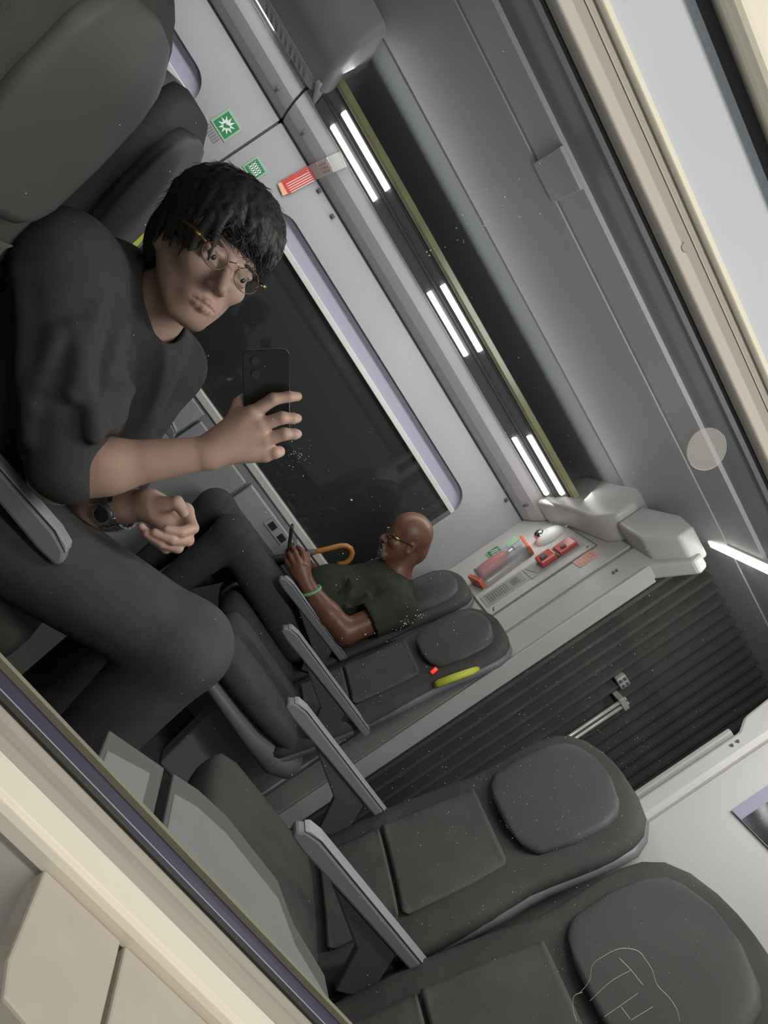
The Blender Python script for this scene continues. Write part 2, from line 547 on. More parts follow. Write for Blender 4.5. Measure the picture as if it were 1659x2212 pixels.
rail = tag(empty('handrail', (1.95, 1.74, 1.3)), 'short twin steel handrail on the dark gangway bellows', 'handrail')
for dx in (-.012, .012):
    o = MB().tube([(dx, 0, -.32), (dx, 0, .31)], .008, 10).build('rail_tube', M_rail, rail, smooth=True)
for z in (-.3, .29):
    MB().box((-.03, -.012, z - .012), (.03, .05, z + .012)).build('rail_clamp', M_rail, rail, bevel=.003)
plate = tag(empty('bolt_plate', (1.89, 1.765, 1.64)), 'small pale plate with four bolts above the steel handrail', 'plate')
MB().box((-.028, 0, -.022), (.028, .03, .022)).build('plate_body', M_rail, plate, bevel=.006)
for dx in (-.013, .013):
    for dz in (-.010, .010):
        MB().tube([(dx, -.006, dz), (dx, .002, dz)], .0065, 8).build('bolt', M_shadowgap, plate)
lamp = tag(empty('gangway_light', (1.535, 1.3, 2.19)), 'slim white light strip across the gangway ceiling', 'light')
MB().box((-.014, -.55, -.012), (.014, .40, .006)).build('light_strip', M_led, lamp, bevel=.002)
MB().box((-.02, -.56, .004), (.02, .41, .012)).build('light_housing', M_alu, lamp)

# ------------------------------------------------------------------ fire equipment on the far end wall (faces -x)
FX = 1.464


def yz_plate(name, pts, x, th, mtl, parent=None, bevel=0.):
    return MB().prism([(0, y, z) for y, z in pts], (x - th, 0, 0), (x, 0, 0)).build(name, mtl, parent, bevel=bevel)


def quad(y0, y1, z0, z1):
    return [(y0, z0), (y1, z0), (y1, z1), (y0, z1)]


eq = tag(empty('equipment_panel', (FX, 2.26, 1.35)), 'white hinged panel on the end wall, framed by a thin dark line', 'panel')
einv = Matrix.Translation((-FX, -2.26, -1.35))


def ep(o):
    o.parent = eq
    o.matrix_parent_inverse = einv
    return o


ep(yz_plate('panel_outline', quad(2.045, 2.485, 1.340, 1.895), FX, .003, M_print))
ep(yz_plate('panel_face', quad(2.052, 2.478, 1.347, 1.888), FX, .007, M_bulk))
for y, z in ((2.07, 1.375), (2.085, 1.38), (2.07, 1.86)):
    ep(MB().tube([(FX - .010, y, z), (FX - .006, y, z)], .004, 8).build('screw', M_shadowgap))
# hammer / valve box
hb = tag(empty('emergency_box', (FX - .007, 2.17, 1.6)), 'slim framed recess with bright red emergency gear, lower right of panel', 'emergency box')
hinv = Matrix.Translation((-FX + .007, -2.17, -1.6))


def hp(o):
    o.parent = hb
    o.matrix_parent_inverse = hinv
    return o


hp(yz_plate('box_frame', quad(2.105, 2.225, 1.59, 1.862), FX - .007, .004, M_bulk_grey))
hp(yz_plate('backing', [(2.118, 1.625), (2.212, 1.60), (2.212, 1.85), (2.118, 1.85)], FX - .009, .004, M_labelgrey))
hp(yz_plate('red_upper_block', quad(2.125, 2.205, 1.755, 1.845), FX - .011, .02, M_redobj, bevel=.004))
hp(yz_plate('red_lower_block', quad(2.125, 2.205, 1.66, 1.742), FX - .011, .03, M_redobj, bevel=.008))
hp(yz_plate('dark_gap', quad(2.122, 2.208, 1.742, 1.757), FX - .011, .012, M_seam))
hp(yz_plate('hammer_head', quad(2.135, 2.165, 1.675, 1.705), FX - .041, .012, M_shadowgap, bevel=.004))
hp(yz_plate('hammer_head', quad(2.14, 2.16, 1.775, 1.80), FX - .031, .008, M_shadowgap, bevel=.003))
# extinguisher behind a clear capsule cover
ex = tag(empty('fire_extinguisher', (FX - .05, 2.40, 1.42)), 'red fire extinguisher lying behind the clear capsule cover', 'extinguisher')
bx = MB()
xs = FX - .040
rings = []
for z, r_ in ((1.425, .016), (1.43, .026), (1.445, .031), (1.55, .031), (1.575, .025), (1.588, .012), (1.605, .011)):
    rings.append([(xs + r_ * math.cos(a * math.pi / 8), 2.375 + (z - 1.42) * .1 + r_ * math.sin(a * math.pi / 8), z) for a in range(16)])
o = bx.loft(rings).build('cylinder', M_redobj, smooth=True)
o.parent = ex
o.matrix_parent_inverse = Matrix.Translation((-FX + .05, -2.40, -1.42))
for nm, lo, hi, mt in (('valve', (xs - .012, 2.382, 1.60), (xs + .012, 2.408, 1.63), M_silver), ('lever', (xs - .014, 2.37, 1.625), (xs + .0, 2.425, 1.634), M_shadowgap), ('base_cap', (xs - .025, 2.352, 1.418), (xs + .025, 2.40, 1.43), M_shadowgap)):
    o = MB().box(lo, hi).build(nm, mt, bevel=.003)
    o.parent = ex
    o.matrix_parent_inverse = Matrix.Translation((-FX + .05, -2.40, -1.42))
cv = tag(empty('clear_cover', (FX, 2.40, 1.40)), 'clear capsule-shaped cover with orange end pieces over the extinguisher', 'cover')
cinv2 = Matrix.Translation((-FX, -2.40, -1.40))
rings = []
for i in range(15):
    t = i / 14
    z = 1.395 + t * .30
    k = min(1, math.sqrt(max(0, 1 - (2 * t - 1) ** 6)) + .25)
    yc = 2.352 + .03 * t
    rings.append([(FX - .007 - .066 * k * abs(math.sin(a * math.pi / 10)) ** .8, yc + .085 * k * math.cos(a * math.pi / 10), z) for a in range(11)])
o = MB().loft(rings, cap=False).build('cover_shell', M_cover, smooth=True)
o.parent = cv
o.matrix_parent_inverse = cinv2
for nm, pts in (('orange_end', [(2.285, 1.40), (2.40, 1.375), (2.41, 1.395), (2.295, 1.425)]), ('orange_end', [(2.305, 1.672), (2.45, 1.692), (2.44, 1.706), (2.295, 1.688)])):
    o = yz_plate(nm, pts, FX - .008, .045, M_orange, bevel=.004)
    o.parent = cv
    o.matrix_parent_inverse = cinv2
o = yz_plate('green_pictogram', [(2.36, 1.61), (2.42, 1.61), (2.43, 1.67), (2.37, 1.67)], FX - .072, .003, M_green_rim)
o.parent = cv
o.matrix_parent_inverse = cinv2
# chrome dome
dm = tag(empty('dome_mirror', (FX - .001, 2.35, 1.80)), 'small white dome with a dark chrome eye at the panel top', 'dome')
rings = []
for i in range(8):
    a = i / 7 * math.pi / 2
    rings.append([(-.006 - .038 * math.sin(a), .055 * math.cos(a) * math.cos(b * math.pi / 10), .075 * math.cos(a) * math.sin(b * math.pi / 10)) for b in range(20)])
MB().loft(rings).build('dome', M_white, dm, smooth=True)
MB().tube([(-.02, .02, -.03), (-.048, .030, -.040)], [.030, .024], 14).build('chrome_eye', M_silver, dm, smooth=True)
MB().tube([(-.048, .030, -.040), (-.053, .032, -.042)], [.017, .012], 12).build('dark_lens', M_seal, dm, smooth=True)
# labels
g1 = tag(yz_plate('pictogram_sign', quad(2.52, 2.612, 1.527, 1.600), FX, .003, M_green_rim), 'small green pictogram sign left of the clear cover', 'sign')
yz_plate('green_field', quad(2.528, 2.604, 1.534, 1.593), FX - .003, .001, M_green, g1)
for i, (a, b_) in enumerate(((2.54, 1.545), (2.565, 1.545), (2.585, 1.55))):
    yz_plate('white_bar', [(a, b_), (a + .01, b_), (a + .005 - .012, b_ + .04), (a - .012 - .005, b_ + .04)], FX - .004, .001, M_white, g1)
g2 = tag(yz_plate('notice_plate', quad(2.115, 2.235, 1.362, 1.588), FX - .007, .002, M_bulk_grey), 'grey printed notice in the lower part of the panel', 'notice')
yz_plate('printed_area', quad(2.132, 2.222, 1.378, 1.572), FX - .009, .001, M_labelgrey, g2)
for i in range(9):
    yz_plate('text_line', quad(2.140, 2.214, 1.388 + i * .012, 1.393 + i * .012), FX - .010, .0008, M_print, g2)
yz_plate('printed_square', quad(2.15, 2.205, 1.51, 1.55), FX - .010, .0008, M_print, g2)
g3 = tag(yz_plate('orange_notice', quad(1.975, 2.042, 1.765, 1.862), FX + .001, .004, M_labelorange), 'pale orange notice beside the red emergency box', 'notice')
for i in range(5):
    yz_plate('text_line', quad(1.985, 2.032, 1.778 + i * .016, 1.785 + i * .016), FX - .003, .001, M_orange, g3)
# picture frame on near end wall
pf = tag(empty('poster_frame', (FX, .56, 1.5)), 'glossy dark framed poster on the white end wall at right edge', 'poster')
finv = Matrix.Translation((-FX, -.56, -1.5))
for o in (yz_plate('frame', quad(.40, .648, 1.503, 1.86), FX, .006, M_reveal), yz_plate('glossy_sheet', quad(.40, .612, 1.506, 1.83), FX - .006, .002, M_mirror)):
    o.parent = pf
    o.matrix_parent_inverse = finv

# ------------------------------------------------------------------ signs and hooks on the far wall
WY = 2.70


def xz_plate(name, pts, y, th, mtl, parent=None):
    return MB().prism([(x, 0, z) for x, z in pts][::-1], (0, y - th, 0), (0, y, 0)).build(name, mtl, parent)


def q2(x0, x1, z0, z1):
    return [(x0, z0), (x1, z0), (x1, z1), (x0, z1)]


s1 = tag(xz_plate('safety_sign', q2(-.838, -.742, 1.534, 1.628), WY, .003, M_green_rim), 'green square sign with a white star burst beside text lines', 'sign')
xz_plate('green_field', q2(-.829, -.751, 1.543, 1.619), WY - .003, .001, M_green, s1)
pts = []
for i in range(20):
    a = i * math.pi / 10
    r_ = (.040, .019)[i % 2]
    pts.append((-.79 + r_ * math.cos(a) * .92, 1.581 + r_ * math.sin(a) * .92))
fan = MB()
for i in range(20):
    j = (i + 1) % 20
    fan.add([(-.79, WY - .0045, 1.581), (pts[i][0], WY - .0045, pts[i][1]), (pts[j][0], WY - .0045, pts[j][1])], [(0, 2, 1)])
fan.build('white_star', M_white, s1)
xz_plate('green_figure', [(-.80, 1.572), (-.788, 1.566), (-.774, 1.585), (-.779, 1.592), (-.792, 1.582), (-.798, 1.584)], WY - .005, .0008, M_green, s1)
for i in range(7):
    xz_plate('text_line', q2(-.832 + i * .011, -.827 + i * .011, 1.492, 1.526), WY, .0015, M_print, s1)
xz_plate('text_symbol', q2(-.862, -.845, 1.512, 1.528), WY, .0015, M_green_rim, s1)
xz_plate('text_symbol', q2(-.862, -.845, 1.492, 1.507), WY, .0015, M_labelorange, s1)
s2 = tag(xz_plate('safety_sign', q2(-.628, -.553, 1.545, 1.622), WY, .003, M_green_rim), 'green square sign with a white ladder grid above the dark hair', 'sign')
xz_plate('green_field', q2(-.621, -.560, 1.552, 1.615), WY - .003, .001, M_green, s2)
for i in range(5):
    xz_plate('white_bar', q2(-.612 + i * .010, -.607 + i * .010, 1.563, 1.604), WY - .004, .001, M_white, s2)
for z in (1.565, 1.583, 1.600):
    xz_plate('white_bar', q2(-.616, -.566, z, z + .004), WY - .004, .001, M_white, s2)
# red notice running from the wall up over the cove
rn = tag(empty('red_notice', (-.45, 2.68, 1.65)), 'long red and white notice strip running from wall up to the light strip', 'notice')


def slab(name, a, b, w_, th, mtl, parent, inset=0.):
    a, b = Vector(a), Vector(b)
    d = (b - a).normalized()
    s_ = Vector((1, 0, 0))
    s_ = (s_ - d * s_.dot(d)).normalized()
    n_ = s_.cross(d).normalized()
    if n_.y > 0:
        n_ = -n_
    q = [a - s_ * w_ / 2, a + s_ * w_ / 2, b + s_ * w_ / 2, b - s_ * w_ / 2]
    o_ = MB().prism(q, n_ * inset, n_ * (inset + th)).build(name, mtl)
    o_.parent = parent
    o_.matrix_parent_inverse = Matrix.Translation(-Vector(parent.location))
    return o_


slab('white_foot', (-.468, 2.693, 1.628), (-.462, 2.693, 1.660), .052, .003, M_labelorange, rn)
slab('red_field', (-.464, 2.693, 1.648), (-.452, 2.688, 1.79), .062, .003, M_red, rn)
slab('white_field', (-.452, 2.690, 1.786), (-.437, 2.618, 1.810), .062, .003, M_white, rn)
slab('white_field', (-.437, 2.618, 1.810), (-.420, 2.548, 1.843), .062, .003, M_white, rn)
slab('white_field', (-.420, 2.548, 1.843), (-.402, 2.486, 1.889), .062, .003, M_white, rn)
for i in range(6):
    slab('text_line', (-.482 + i * .0095, 2.693, 1.662), (-.470 + i * .0095, 2.688, 1.775), .0025, .001, M_white, rn, .003)
for i in range(3):
    slab('text_line', (-.449 + i * .016, 2.610, 1.812), (-.436 + i * .016, 2.555, 1.838), .006, .001, M_labelorange, rn, .003)
slab('red_border', (-.484, 2.693, 1.652), (-.47, 2.688, 1.79), .006, .0015, M_red, rn, .003)
for nm, x, z, lb in (('coat_hook', -.378, 1.768, 'small dark coat hook just beside the red notice'), ('coat_hook', -.261, 1.760, 'small dark coat hook, second along from the red notice'), ('coat_hook', 1.319, 1.768, 'small dark coat hook near the end wall corner')):
    hk = tag(empty(nm, (x, 2.70, z)), lb, 'hook', 'coat hooks along the wall top')
    MB().box((-.010, -.008, -.006), (.010, 0, .012)).build('hook_plate', M_shadowgap, hk, bevel=.002)
    MB().tube([(0, -.005, .003), (0, -.022, -.004), (0, -.026, .006)], .004, 8).build('hook_arm', M_shadowgap, hk, smooth=True)
ol = tag(empty('wall_outlet', (.77, 2.64, .745)), 'small grey wall outlet with two black sockets under the far sill', 'outlet')
MB().box((-.07, -.008, -.03), (.07, 0, .03)).build('outlet_plate', M_wall_low, ol, bevel=.003)
for dx in (-.034, .040):
    MB().box((dx - .02, -.011, -.018), (dx + .02, -.007, .014)).build('socket', M_seal, ol, bevel=.003)


# ------------------------------------------------------------------ ledges under the windows
def ledge(name, lab, y0, sgn, outline_l, outline_r, z, mt_top, mt_edge, inset):
    rt_ = tag(empty(name, (.45, y0, z)), lab, 'ledge')
    inv = Matrix.Translation((-.45, -y0, -z))

    def sub(nm, pts, z0, z1, mt):
        pts = [(x, y, 0) for x, y in pts]
        if sgn < 0:
            pts = pts[::-1]
        o_ = MB().prism(pts, (0, 0, z0), (0, 0, z1)).build(nm, mt, bevel=.0025)
        o_.parent = rt_
        o_.matrix_parent_inverse = inv
        return o_
    for ou in (outline_l, outline_r):
        a = [(ou[0][0], y0)] + ou + [(ou[-1][0], y0)]
        sub('ledge_plate', a, z - .022, z, mt_edge)
        if inset:
            b_ = [(ou[0][0] + .006, y0)] + [(x + (.006 if i == 0 else (-.02 if i == len(ou) - 1 else 0)), y - sgn * inset) for i, (x, y) in enumerate(ou)] + [(ou[-1][0] - .02, y0)]
            sub('ghost_layer', b_, z - .005, z + .0015, mt_top)  # lighter inner layer draws the reflection's offset ghost
    return rt_


ledge('window_ledge', 'pale two-piece ledge below the window sill, lower left corner', -.072, -1,
      [(.254, -.16), (.262, -.185), (.352, -.20)], [(.358, -.20), (.469, -.23), (.60, -.22), (.64, -.16), (.71, -.13)], .82, M_ledge, M_ledge, 0)
ledge('window_ledge', 'grey mirrored ledge just beyond the glass with a narrow gap and a doubled ghost layer', .02, 1,
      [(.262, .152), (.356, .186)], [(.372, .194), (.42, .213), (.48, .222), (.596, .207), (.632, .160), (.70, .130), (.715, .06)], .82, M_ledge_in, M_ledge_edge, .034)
fl = tag(MB().box((.86, 2.50, .775), (1.40, 2.655, .80)).build('window_ledge', M_wall, bevel=.004), 'white ledge under the far sill beside the umbrella', 'ledge')

# ------------------------------------------------------------------ near wall and its window
wall_near = tag(empty('wall_near', (.4, 0, 0)), 'cream window wall at the edges of the picture', kind='structure')
ninv = Matrix.Translation((-.4, 0, 0))


def wn(o):
    o.parent = wall_near
    o.matrix_parent_inverse = ninv
    return o


X0, X1 = -.9, 1.7
wn(profile_x([(-.004, 1.594), (-.004, 1.660), (.03, 1.660), (.03, 1.594)], X0, X1).build('upper_panel', M_nearpanel))
wn(profile_x([(.004, 1.660), (.004, 1.70), (.03, 1.70), (.03, 1.66)], X0, X1).build('shadow_gap', M_shadowgap))
wn(profile_x([(-.030, 1.664), (-.036, 1.670), (-.036, 2.05), (.02, 2.05), (.02, 1.686), (-.020, 1.666)], X0, X1).build('top_panel', M_lip, bevel=.004))
wn(profile_x([(0, .60), (.02, .60), (.02, .835), (0, .835)], X0, X1).build('lower_backing', M_frame_grey))
wn(profile_x([(-.066, .30), (-.004, .30), (-.004, .822), (-.066, .822)], X0, X1).build('lower_panel', M_frame_mid))
wn(profile_x([(.02, 1.56), (.025, 1.56), (.025, 2.05), (.02, 2.05)], X0, X1).build('wall_core', M_shadowgap))
wn(profile_x([(.0, .1), (.012, .1), (.012, .845), (.0, .845)], X0, X1).build('wall_core', M_shadowgap))
wn(MB().box((X0, -.004, .10), (-.62, .03, 2.05)).build('side_panel', M_nearpanel))
wn(MB().box((1.45, -.004, .10), (X1, .03, 2.05)).build('side_panel', M_nearpanel))

win = tag(empty('window_3', (.4, 0, .85)), 'large window pane with a cream frame that the view is seen in', kind='structure')
wi = Matrix.Translation((-.4, 0, -.85))


def wd(o):
    o.parent = win
    o.matrix_parent_inverse = wi
    return o


wd(MB().box((-.70, .0005, .840), (1.50, .0045, 1.560)).build('glass_pane', M_pane))
wd(profile_x([(-.006, 1.556), (-.002, 1.5535), (.006, 1.5535), (.006, 1.5675), (-.006, 1.5675)], X0, X1).build('frame_inner', M_frame_mid, bevel=.0015))
wd(profile_x([(-.004, 1.5675), (.006, 1.5675), (.006, 1.5770), (-.004, 1.5770)], X0, X1).build('frame_middle', M_frame_grey))
wd(profile_x([(-.005, 1.5768), (.0, 1.5768), (.0, 1.5775), (-.005, 1.5775)], X0, X1).build('frame_line', M_frame_mid))
wd(profile_x([(-.004, 1.5774), (.006, 1.5774), (.006, 1.590), (-.004, 1.590)], X0, X1).build('frame_outer', M_frame_grey))
wd(profile_x([(-.007, 1.5845), (-.010, 1.587), (-.009, 1.592), (-.004, 1.5945), (.006, 1.5945), (.006, 1.586)], X0, X1).build('frame_lip', M_lip, bevel=.0012))
wd(MB().tube([(.135, -.0068, 1.5685), (.135, -.0035, 1.5685)], .0042, 14).build('frame_plug', M_frame_grey))
wd(profile_x([(-.003, .846), (.004, .846), (.004, .851), (-.003, .8495)], X0, X1).build('black_seal', M_seal))
wd(profile_x([(.005, .838), (.010, .838), (.010, .8485), (.005, .8485)], X0, X1).build('violet_strip', M_reveal))
wd(profile_x([(.010, .838), (.030, .838), (.030, .850), (.010, .8465)], X0, X1).build('violet_reflection', M_purple))  # dark band colours in the window frame's reflection
wd(profile_x([(.028, .850), (.034, .850), (.034, .857), (.028, .857)], X0, X1).build('olive_reflection', M_olive))  # olive line of that frame reflection, built as a strip
wd(profile_x([(-.002, .8465), (-.012, .843), (-.014, .8405), (-.022, .840), (-.024, .8385), (-.033, .8365), (-.033, .820), (-.002, .820)], X0, X1).build('sill_strip', M_sillrub))
wd(profile_x([(-.032, .837), (-.064, .837), (-.069, .834), (-.072, .828), (-.072, .815), (-.032, .815)], X0, X1).build('sill_board', M_sill, bevel=.001))

# marks on the glass
st = tag(empty('round_sticker', (.311, -.0012, 1.509)), 'round clear sticker on the glass at right', 'sticker')
MB().tube([(0, -.0006, 0), (0, 0, 0)], .0205, 40).build('sticker_disc', M_sticker, st)
MB().tube([(.0205 * math.cos(a * math.pi / 20), -.0006, .0205 * math.sin(a * math.pi / 20)) for a in range(-9, 12)], .00025, 5).build('sticker_edge', M_white, st)
sc = tag(empty('scratched_drawing', (.84, -.001, 1.12)), 'thin scratched line drawing on the glass, lower right corner', 'scratches')
for pl in ([(.801, 1.095), (.793, 1.114), (.776, 1.127), (.774, 1.145), (.779, 1.165), (.796, 1.179), (.815, 1.181), (.837, 1.180), (.859, 1.175), (.888, 1.178), (.912, 1.177), (.931, 1.172)],
           [(.802, 1.099), (.800, 1.088), (.817, 1.078), (.835, 1.073)], [(.790, 1.157), (.816, 1.160), (.846, 1.161)],
           [(.816, 1.160), (.813, 1.133), (.820, 1.100)], [(.853, 1.151), (.854, 1.102)], [(.856, 1.125), (.880, 1.125)], [(.885, 1.156), (.883, 1.125)]):
    # subdivide with Catmull-Rom
    P_ = [np.array(q) for q in pl]
    out = []
    for i in range(len(P_) - 1):
        p0, p1, p2, p3 = P_[max(i - 1, 0)], P_[i], P_[i + 1], P_[min(i + 2, len(P_) - 1)]
        for k in range(5):
            t = k / 5
            out.append(.5 * ((2 * p1) + (-p0 + p2) * t + (2 * p0 - 5 * p1 + 4 * p2 - p3) * t * t + (-p0 + 3 * p1 - 3 * p2 + p3) * t ** 3))
    out.append(P_[-1])
    MB().tube([(q[0] - .84, 0, q[1] - 1.12) for q in out], .00032, 4).build('scratch_line', M_scratch, sc)
db = MB()


def speck(x, z, r_, e=1.):
    a = random.random() * 3.14
    ca_, sa_ = math.cos(a), math.sin(a)
    p_ = [(r_ * e * ca_, r_ * e * sa_), (-r_ * sa_, r_ * ca_), (-r_ * e * ca_, -r_ * e * sa_), (r_ * sa_, -r_ * ca_)]
    db.add([(x + u, -.0002, z + v) for u, v in p_] + [(x, -.0002 - r_ * .5, z)], [(0, 1, 4), (1, 2, 4), (2, 3, 4), (3, 0, 4)])


for i in range(900):
    x = random.gauss(.52, .20)
    z = random.gauss(1.19, .12)
    if -.25 < x < 1.0 and .88 < z < 1.54:
        speck(x, z, random.choice((.00016, .0002, .0002, .00025, .0003, .0004)), random.uniform(1, 2.2))
for i in range(160):
    speck(random.uniform(-.25, .95), random.uniform(.9, 1.53), random.choice((.0002, .0003, .0004)), 1.3)
for cx, cz, n, sx_, sz_ in ((.287, 1.183, 40, .0025, .008), (.098, 1.186, 34, .006, .005), (.02, 1.43, 24, .012, .03)):  # second cluster stands for lit leaves outside, drawn as specks on the pane
    for i in range(n):
        speck(random.gauss(cx, sx_), random.gauss(cz, sz_), random.choice((.0002, .0003, .0004)), random.uniform(1, 2.5))
for x, z, r_ in ((.157, 1.202, .0009), (.015, 1.45, .0006), (.017, 1.374, .0006), (.020, 1.371, .0006), (.273, 1.141, .0007)):
    speck(x, z, r_, 1.4)
dust = db.build('dust_and_leaf_specks', M_dust)
tag(dust, 'white dust specks over the window glass, one cluster standing for lit leaves outside', 'dust', kind='stuff')


# ------------------------------------------------------------------ seats
def srow(vals, z):
    zs = [v[0] for v in vals]
    return [float(np.interp(z, zs, [v[i] for v in vals])) for i in range(1, len(vals[0]))]


def sup(a, e):
    return math.copysign(abs(a) ** e, a)


def make_seat():
    """a seat facing -x, its middle over the origin; side = aisle side of the armrest (+y)"""
    s_ = empty('train_seat')
    prof_ = [(.40, .215, .045), (.55, .232, .055), (.75, .238, .058), (.92, .226, .055), (1.02, .212, .048), (1.10, .222, .050), (1.18, .232, .050), (1.25, .228, .046), (1.30, .200, .040), (1.33, .155, .034), (1.347, .09, .026), (1.352, .03, .012)]
    N = 28

    def rings_(prof__, off, grow, n_=26):
        out = []
        zs = [z for z in list(np.linspace(prof__[0][0], 1.26, 18)) + [1.28, 1.30, 1.318, 1.33, 1.34, 1.347] if z < prof__[-1][0] - .001] + [prof__[-1][0]] if prof__[-1][0] > 1.3 else list(np.linspace(prof__[0][0], prof__[-1][0], n_))
        for z in zs:
            w_, t_ = srow(prof__, z)
            front = .10 + .25 * (z - .5) * .8
            cx = front + off + t_
            rg = []
            for k in range(N):
                a = 2 * math.pi * k / N
                x = sup(math.cos(a), .75) * (t_ + grow)
                y = sup(math.sin(a), .7) * (w_ + grow)
                # wings: sides curl forward
                x -= .030 * (abs(y) / .23) ** 3
                rg.append((cx + x, y, z))
            out.append(rg)
        return out
    MB().loft(rings_(prof_, 0, 0)).build('backrest', M_seat, s_, smooth=True)
    shell = [(.35, .20, .03), (.6, .225, .035), (.92, .222, .035), (1.02, .208, .03), (1.18, .229, .03), (1.26, .222, .028), (1.30, .19, .025), (1.33, .14, .02), (1.345, .06, .012)]
    MB().loft(rings_(shell, .042, .006)).build('back_shell', M_shell, s_, smooth=True)
    hr_ = [(1.035, .06, .006), (1.045, .12, .018), (1.07, .155, .027), (1.16, .172, .032), (1.24, .168, .030), (1.285, .145, .024), (1.31, .10, .016), (1.32, .04, .005)]
    MB().loft(rings_(hr_, -.024, 0)).build('headrest', M_head, s_, smooth=True)
    bp_ = [(.735, .150, .004), (.745, .155, .014), (.90, .150, .016), (.99, .140, .014), (1.0, .135, .004)]
    MB().loft(rings_(bp_, -.012, 0)).build('back_panel', M_seat_panel, s_, smooth=True)
    lb_ = [(.55, .150, .004), (.56, .155, .014), (.715, .153, .014), (.725, .150, .004)]
    MB().loft(rings_(lb_, -.012, 0)).build('lumbar_panel', M_seat_panel, s_, smooth=True)
    # cushion: rings along x
    rg = []
    for x, hw, zt, zb in ((-.325, .10, .50, .45), (-.318, .165, .522, .425), (-.295, .205, .535, .41), (-.24, .228, .540, .405), (-.10, .235, .532, .405), (.02, .232, .526, .41), (.12, .222, .522, .42), (.14, .21, .51, .44)):
        cz, hz = (zt + zb) / 2, (zt - zb) / 2
        rg.append([(x, sup(math.cos(2 * math.pi * k / N), .6) * hw, cz + sup(math.sin(2 * math.pi * k / N), .7) * hz + .012 * (abs(math.cos(2 * math.pi * k / N)) ** 3)) for k in range(N)])
    MB().loft(rg).build('seat_cushion', M_seat, s_, smooth=True)
    rg = []
    for x, hw, zt, zb in ((-.27, .19, .42, .385), (-.25, .215, .42, .365), (.0, .225, .42, .34), (.15, .215, .46, .32), (.22, .20, .46, .36)):
        cz, hz = (zt + zb) / 2, (zt - zb) / 2
        rg.append([(x, sup(math.cos(2 * math.pi * k / N), .5) * hw, cz + sup(math.sin(2 * math.pi * k / N), .6) * hz) for k in range(N)])
    MB().loft(rg).build('seat_pan', M_shell, s_, smooth=True)
    MB().prism([(-.05, 0, .0), (.16, 0, .0), (.12, 0, .36), (-.12, 0, .36)], (0, -.05, 0), (0, .05, 0)).build('pedestal', M_shell, s_, bevel=.012)
    return s_


def add_armrest(s_, y, dx=0.):
    a = MB().prism([(x + dx, 0, z) for x, z in ((-.296, .726), (-.280, .742), (-.245, .749), (.215, .742), (.225, .715), (-.10, .712), (-.25, .708), (-.292, .712))], (0, y - .019, 0), (0, y + .019, 0)).build('armrest', M_arm, s_, bevel=.006)
    MB().prism([(x + dx, 0, z) for x, z in ((-.285, .7395), (-.245, .7505), (.205, .7435), (.205, .7470), (-.245, .7545), (-.277, .7490))], (0, y - .0185, 0), (0, y + .0185, 0)).build('armrest_pad', M_armtop, a, bevel=.002)
    MB().prism([(x + dx, 0, z) for x, z in ((-.16, .712), (.10, .713), (.16, .60), (.09, .56), (.03, .655))], (0, y - .011, 0), (0, y + .011, 0)).build('armrest_bracket', M_armdark, a, bevel=.005)
    return a


def add_handle(s_, sy):
    """yellow grab handle on the aisle-side edge of the head part"""
    pts_ = [(.235, sy * .205, 1.02), (.215, sy * .238, 1.04), (.225, sy * .248, 1.10), (.245, sy * .245, 1.16), (.262, sy * .225, 1.185)]
    MB().tube(pts_, [.010, .013, .014, .013, .010], 10).build('grab_handle', M_yellow, s_, smooth=True)


proto = make_seat()
SEATS = [  # x, y, rotation, armrest side in local y, handle?, label
    (1.10, .36, 0, 1, 0, 'grey train seat nearest the glass with the scratched drawing over it'),
    (1.10, .86, 0, 1, 0, 'empty grey train seat beside the dark gangway, near row'),
    (1.10, 1.83, 0, -1, 1, 'empty grey train seat with yellow grab handle beside the bald passenger'),
    (1.10, 2.33, 0, -1, 0, 'grey train seat that the bald passenger sits in'),
    (-.10, .36, math.pi, -1, 0, 'dark train seat with big headrest filling the upper left corner'),
    (-.10, .86, math.pi, -1, 1, 'dark train seat right behind the young dark-haired passenger'),
    (-.10, 1.83, math.pi, 1, 0, 'far dark seat across the aisle, mostly behind the raised forearm'),
    (-.10, 2.33, math.pi, 1, 0, 'far dark window seat hidden behind the young passenger\'s chest'),
]
for i, (x, y, rz, sd, hd, lb) in enumerate(SEATS):
    s_ = proto if i == 0 else copy_tree(bare)
    if i == 0:
        bare = copy_tree(proto)
    s_.location = (x, y, 0)
    s_.rotation_euler = (0, 0, rz)
    tag(s_, lb, 'seat', 'train seats')
    add_armrest(s_, sd * .238, .075 if rz else 0)
    if hd:
        add_handle(s_, sd)
    if rz == 0 and i in (1, 2):
        MB().tube([(.285, sd * -.12, 1.325), (.290, sd * -.095, 1.334)], .007, 8).build('coat_peg', M_silver, s_, smooth=True)
for ch in list(bare.children):
    bpy.data.objects.remove(ch)
bpy.data.objects.remove(bare)

# small glows added by the seats in place of distant lights outside
rl = tag(MB().tube([(1.30, 1.655, 1.035), (1.30, 1.66, 1.06)], .007, 8).build('signal_glow', M_redglow, smooth=True), 'tiny red glow standing for a signal outside, beside the yellow grab handle', 'light')
gl = tag(MB().tube([(1.52, 1.745, 1.005), (1.515, 1.75, 1.035)], .007, 8).build('signal_glow', M_paleglow, smooth=True), 'tiny pale green glow standing for a light outside, below the yellow handle', 'light')


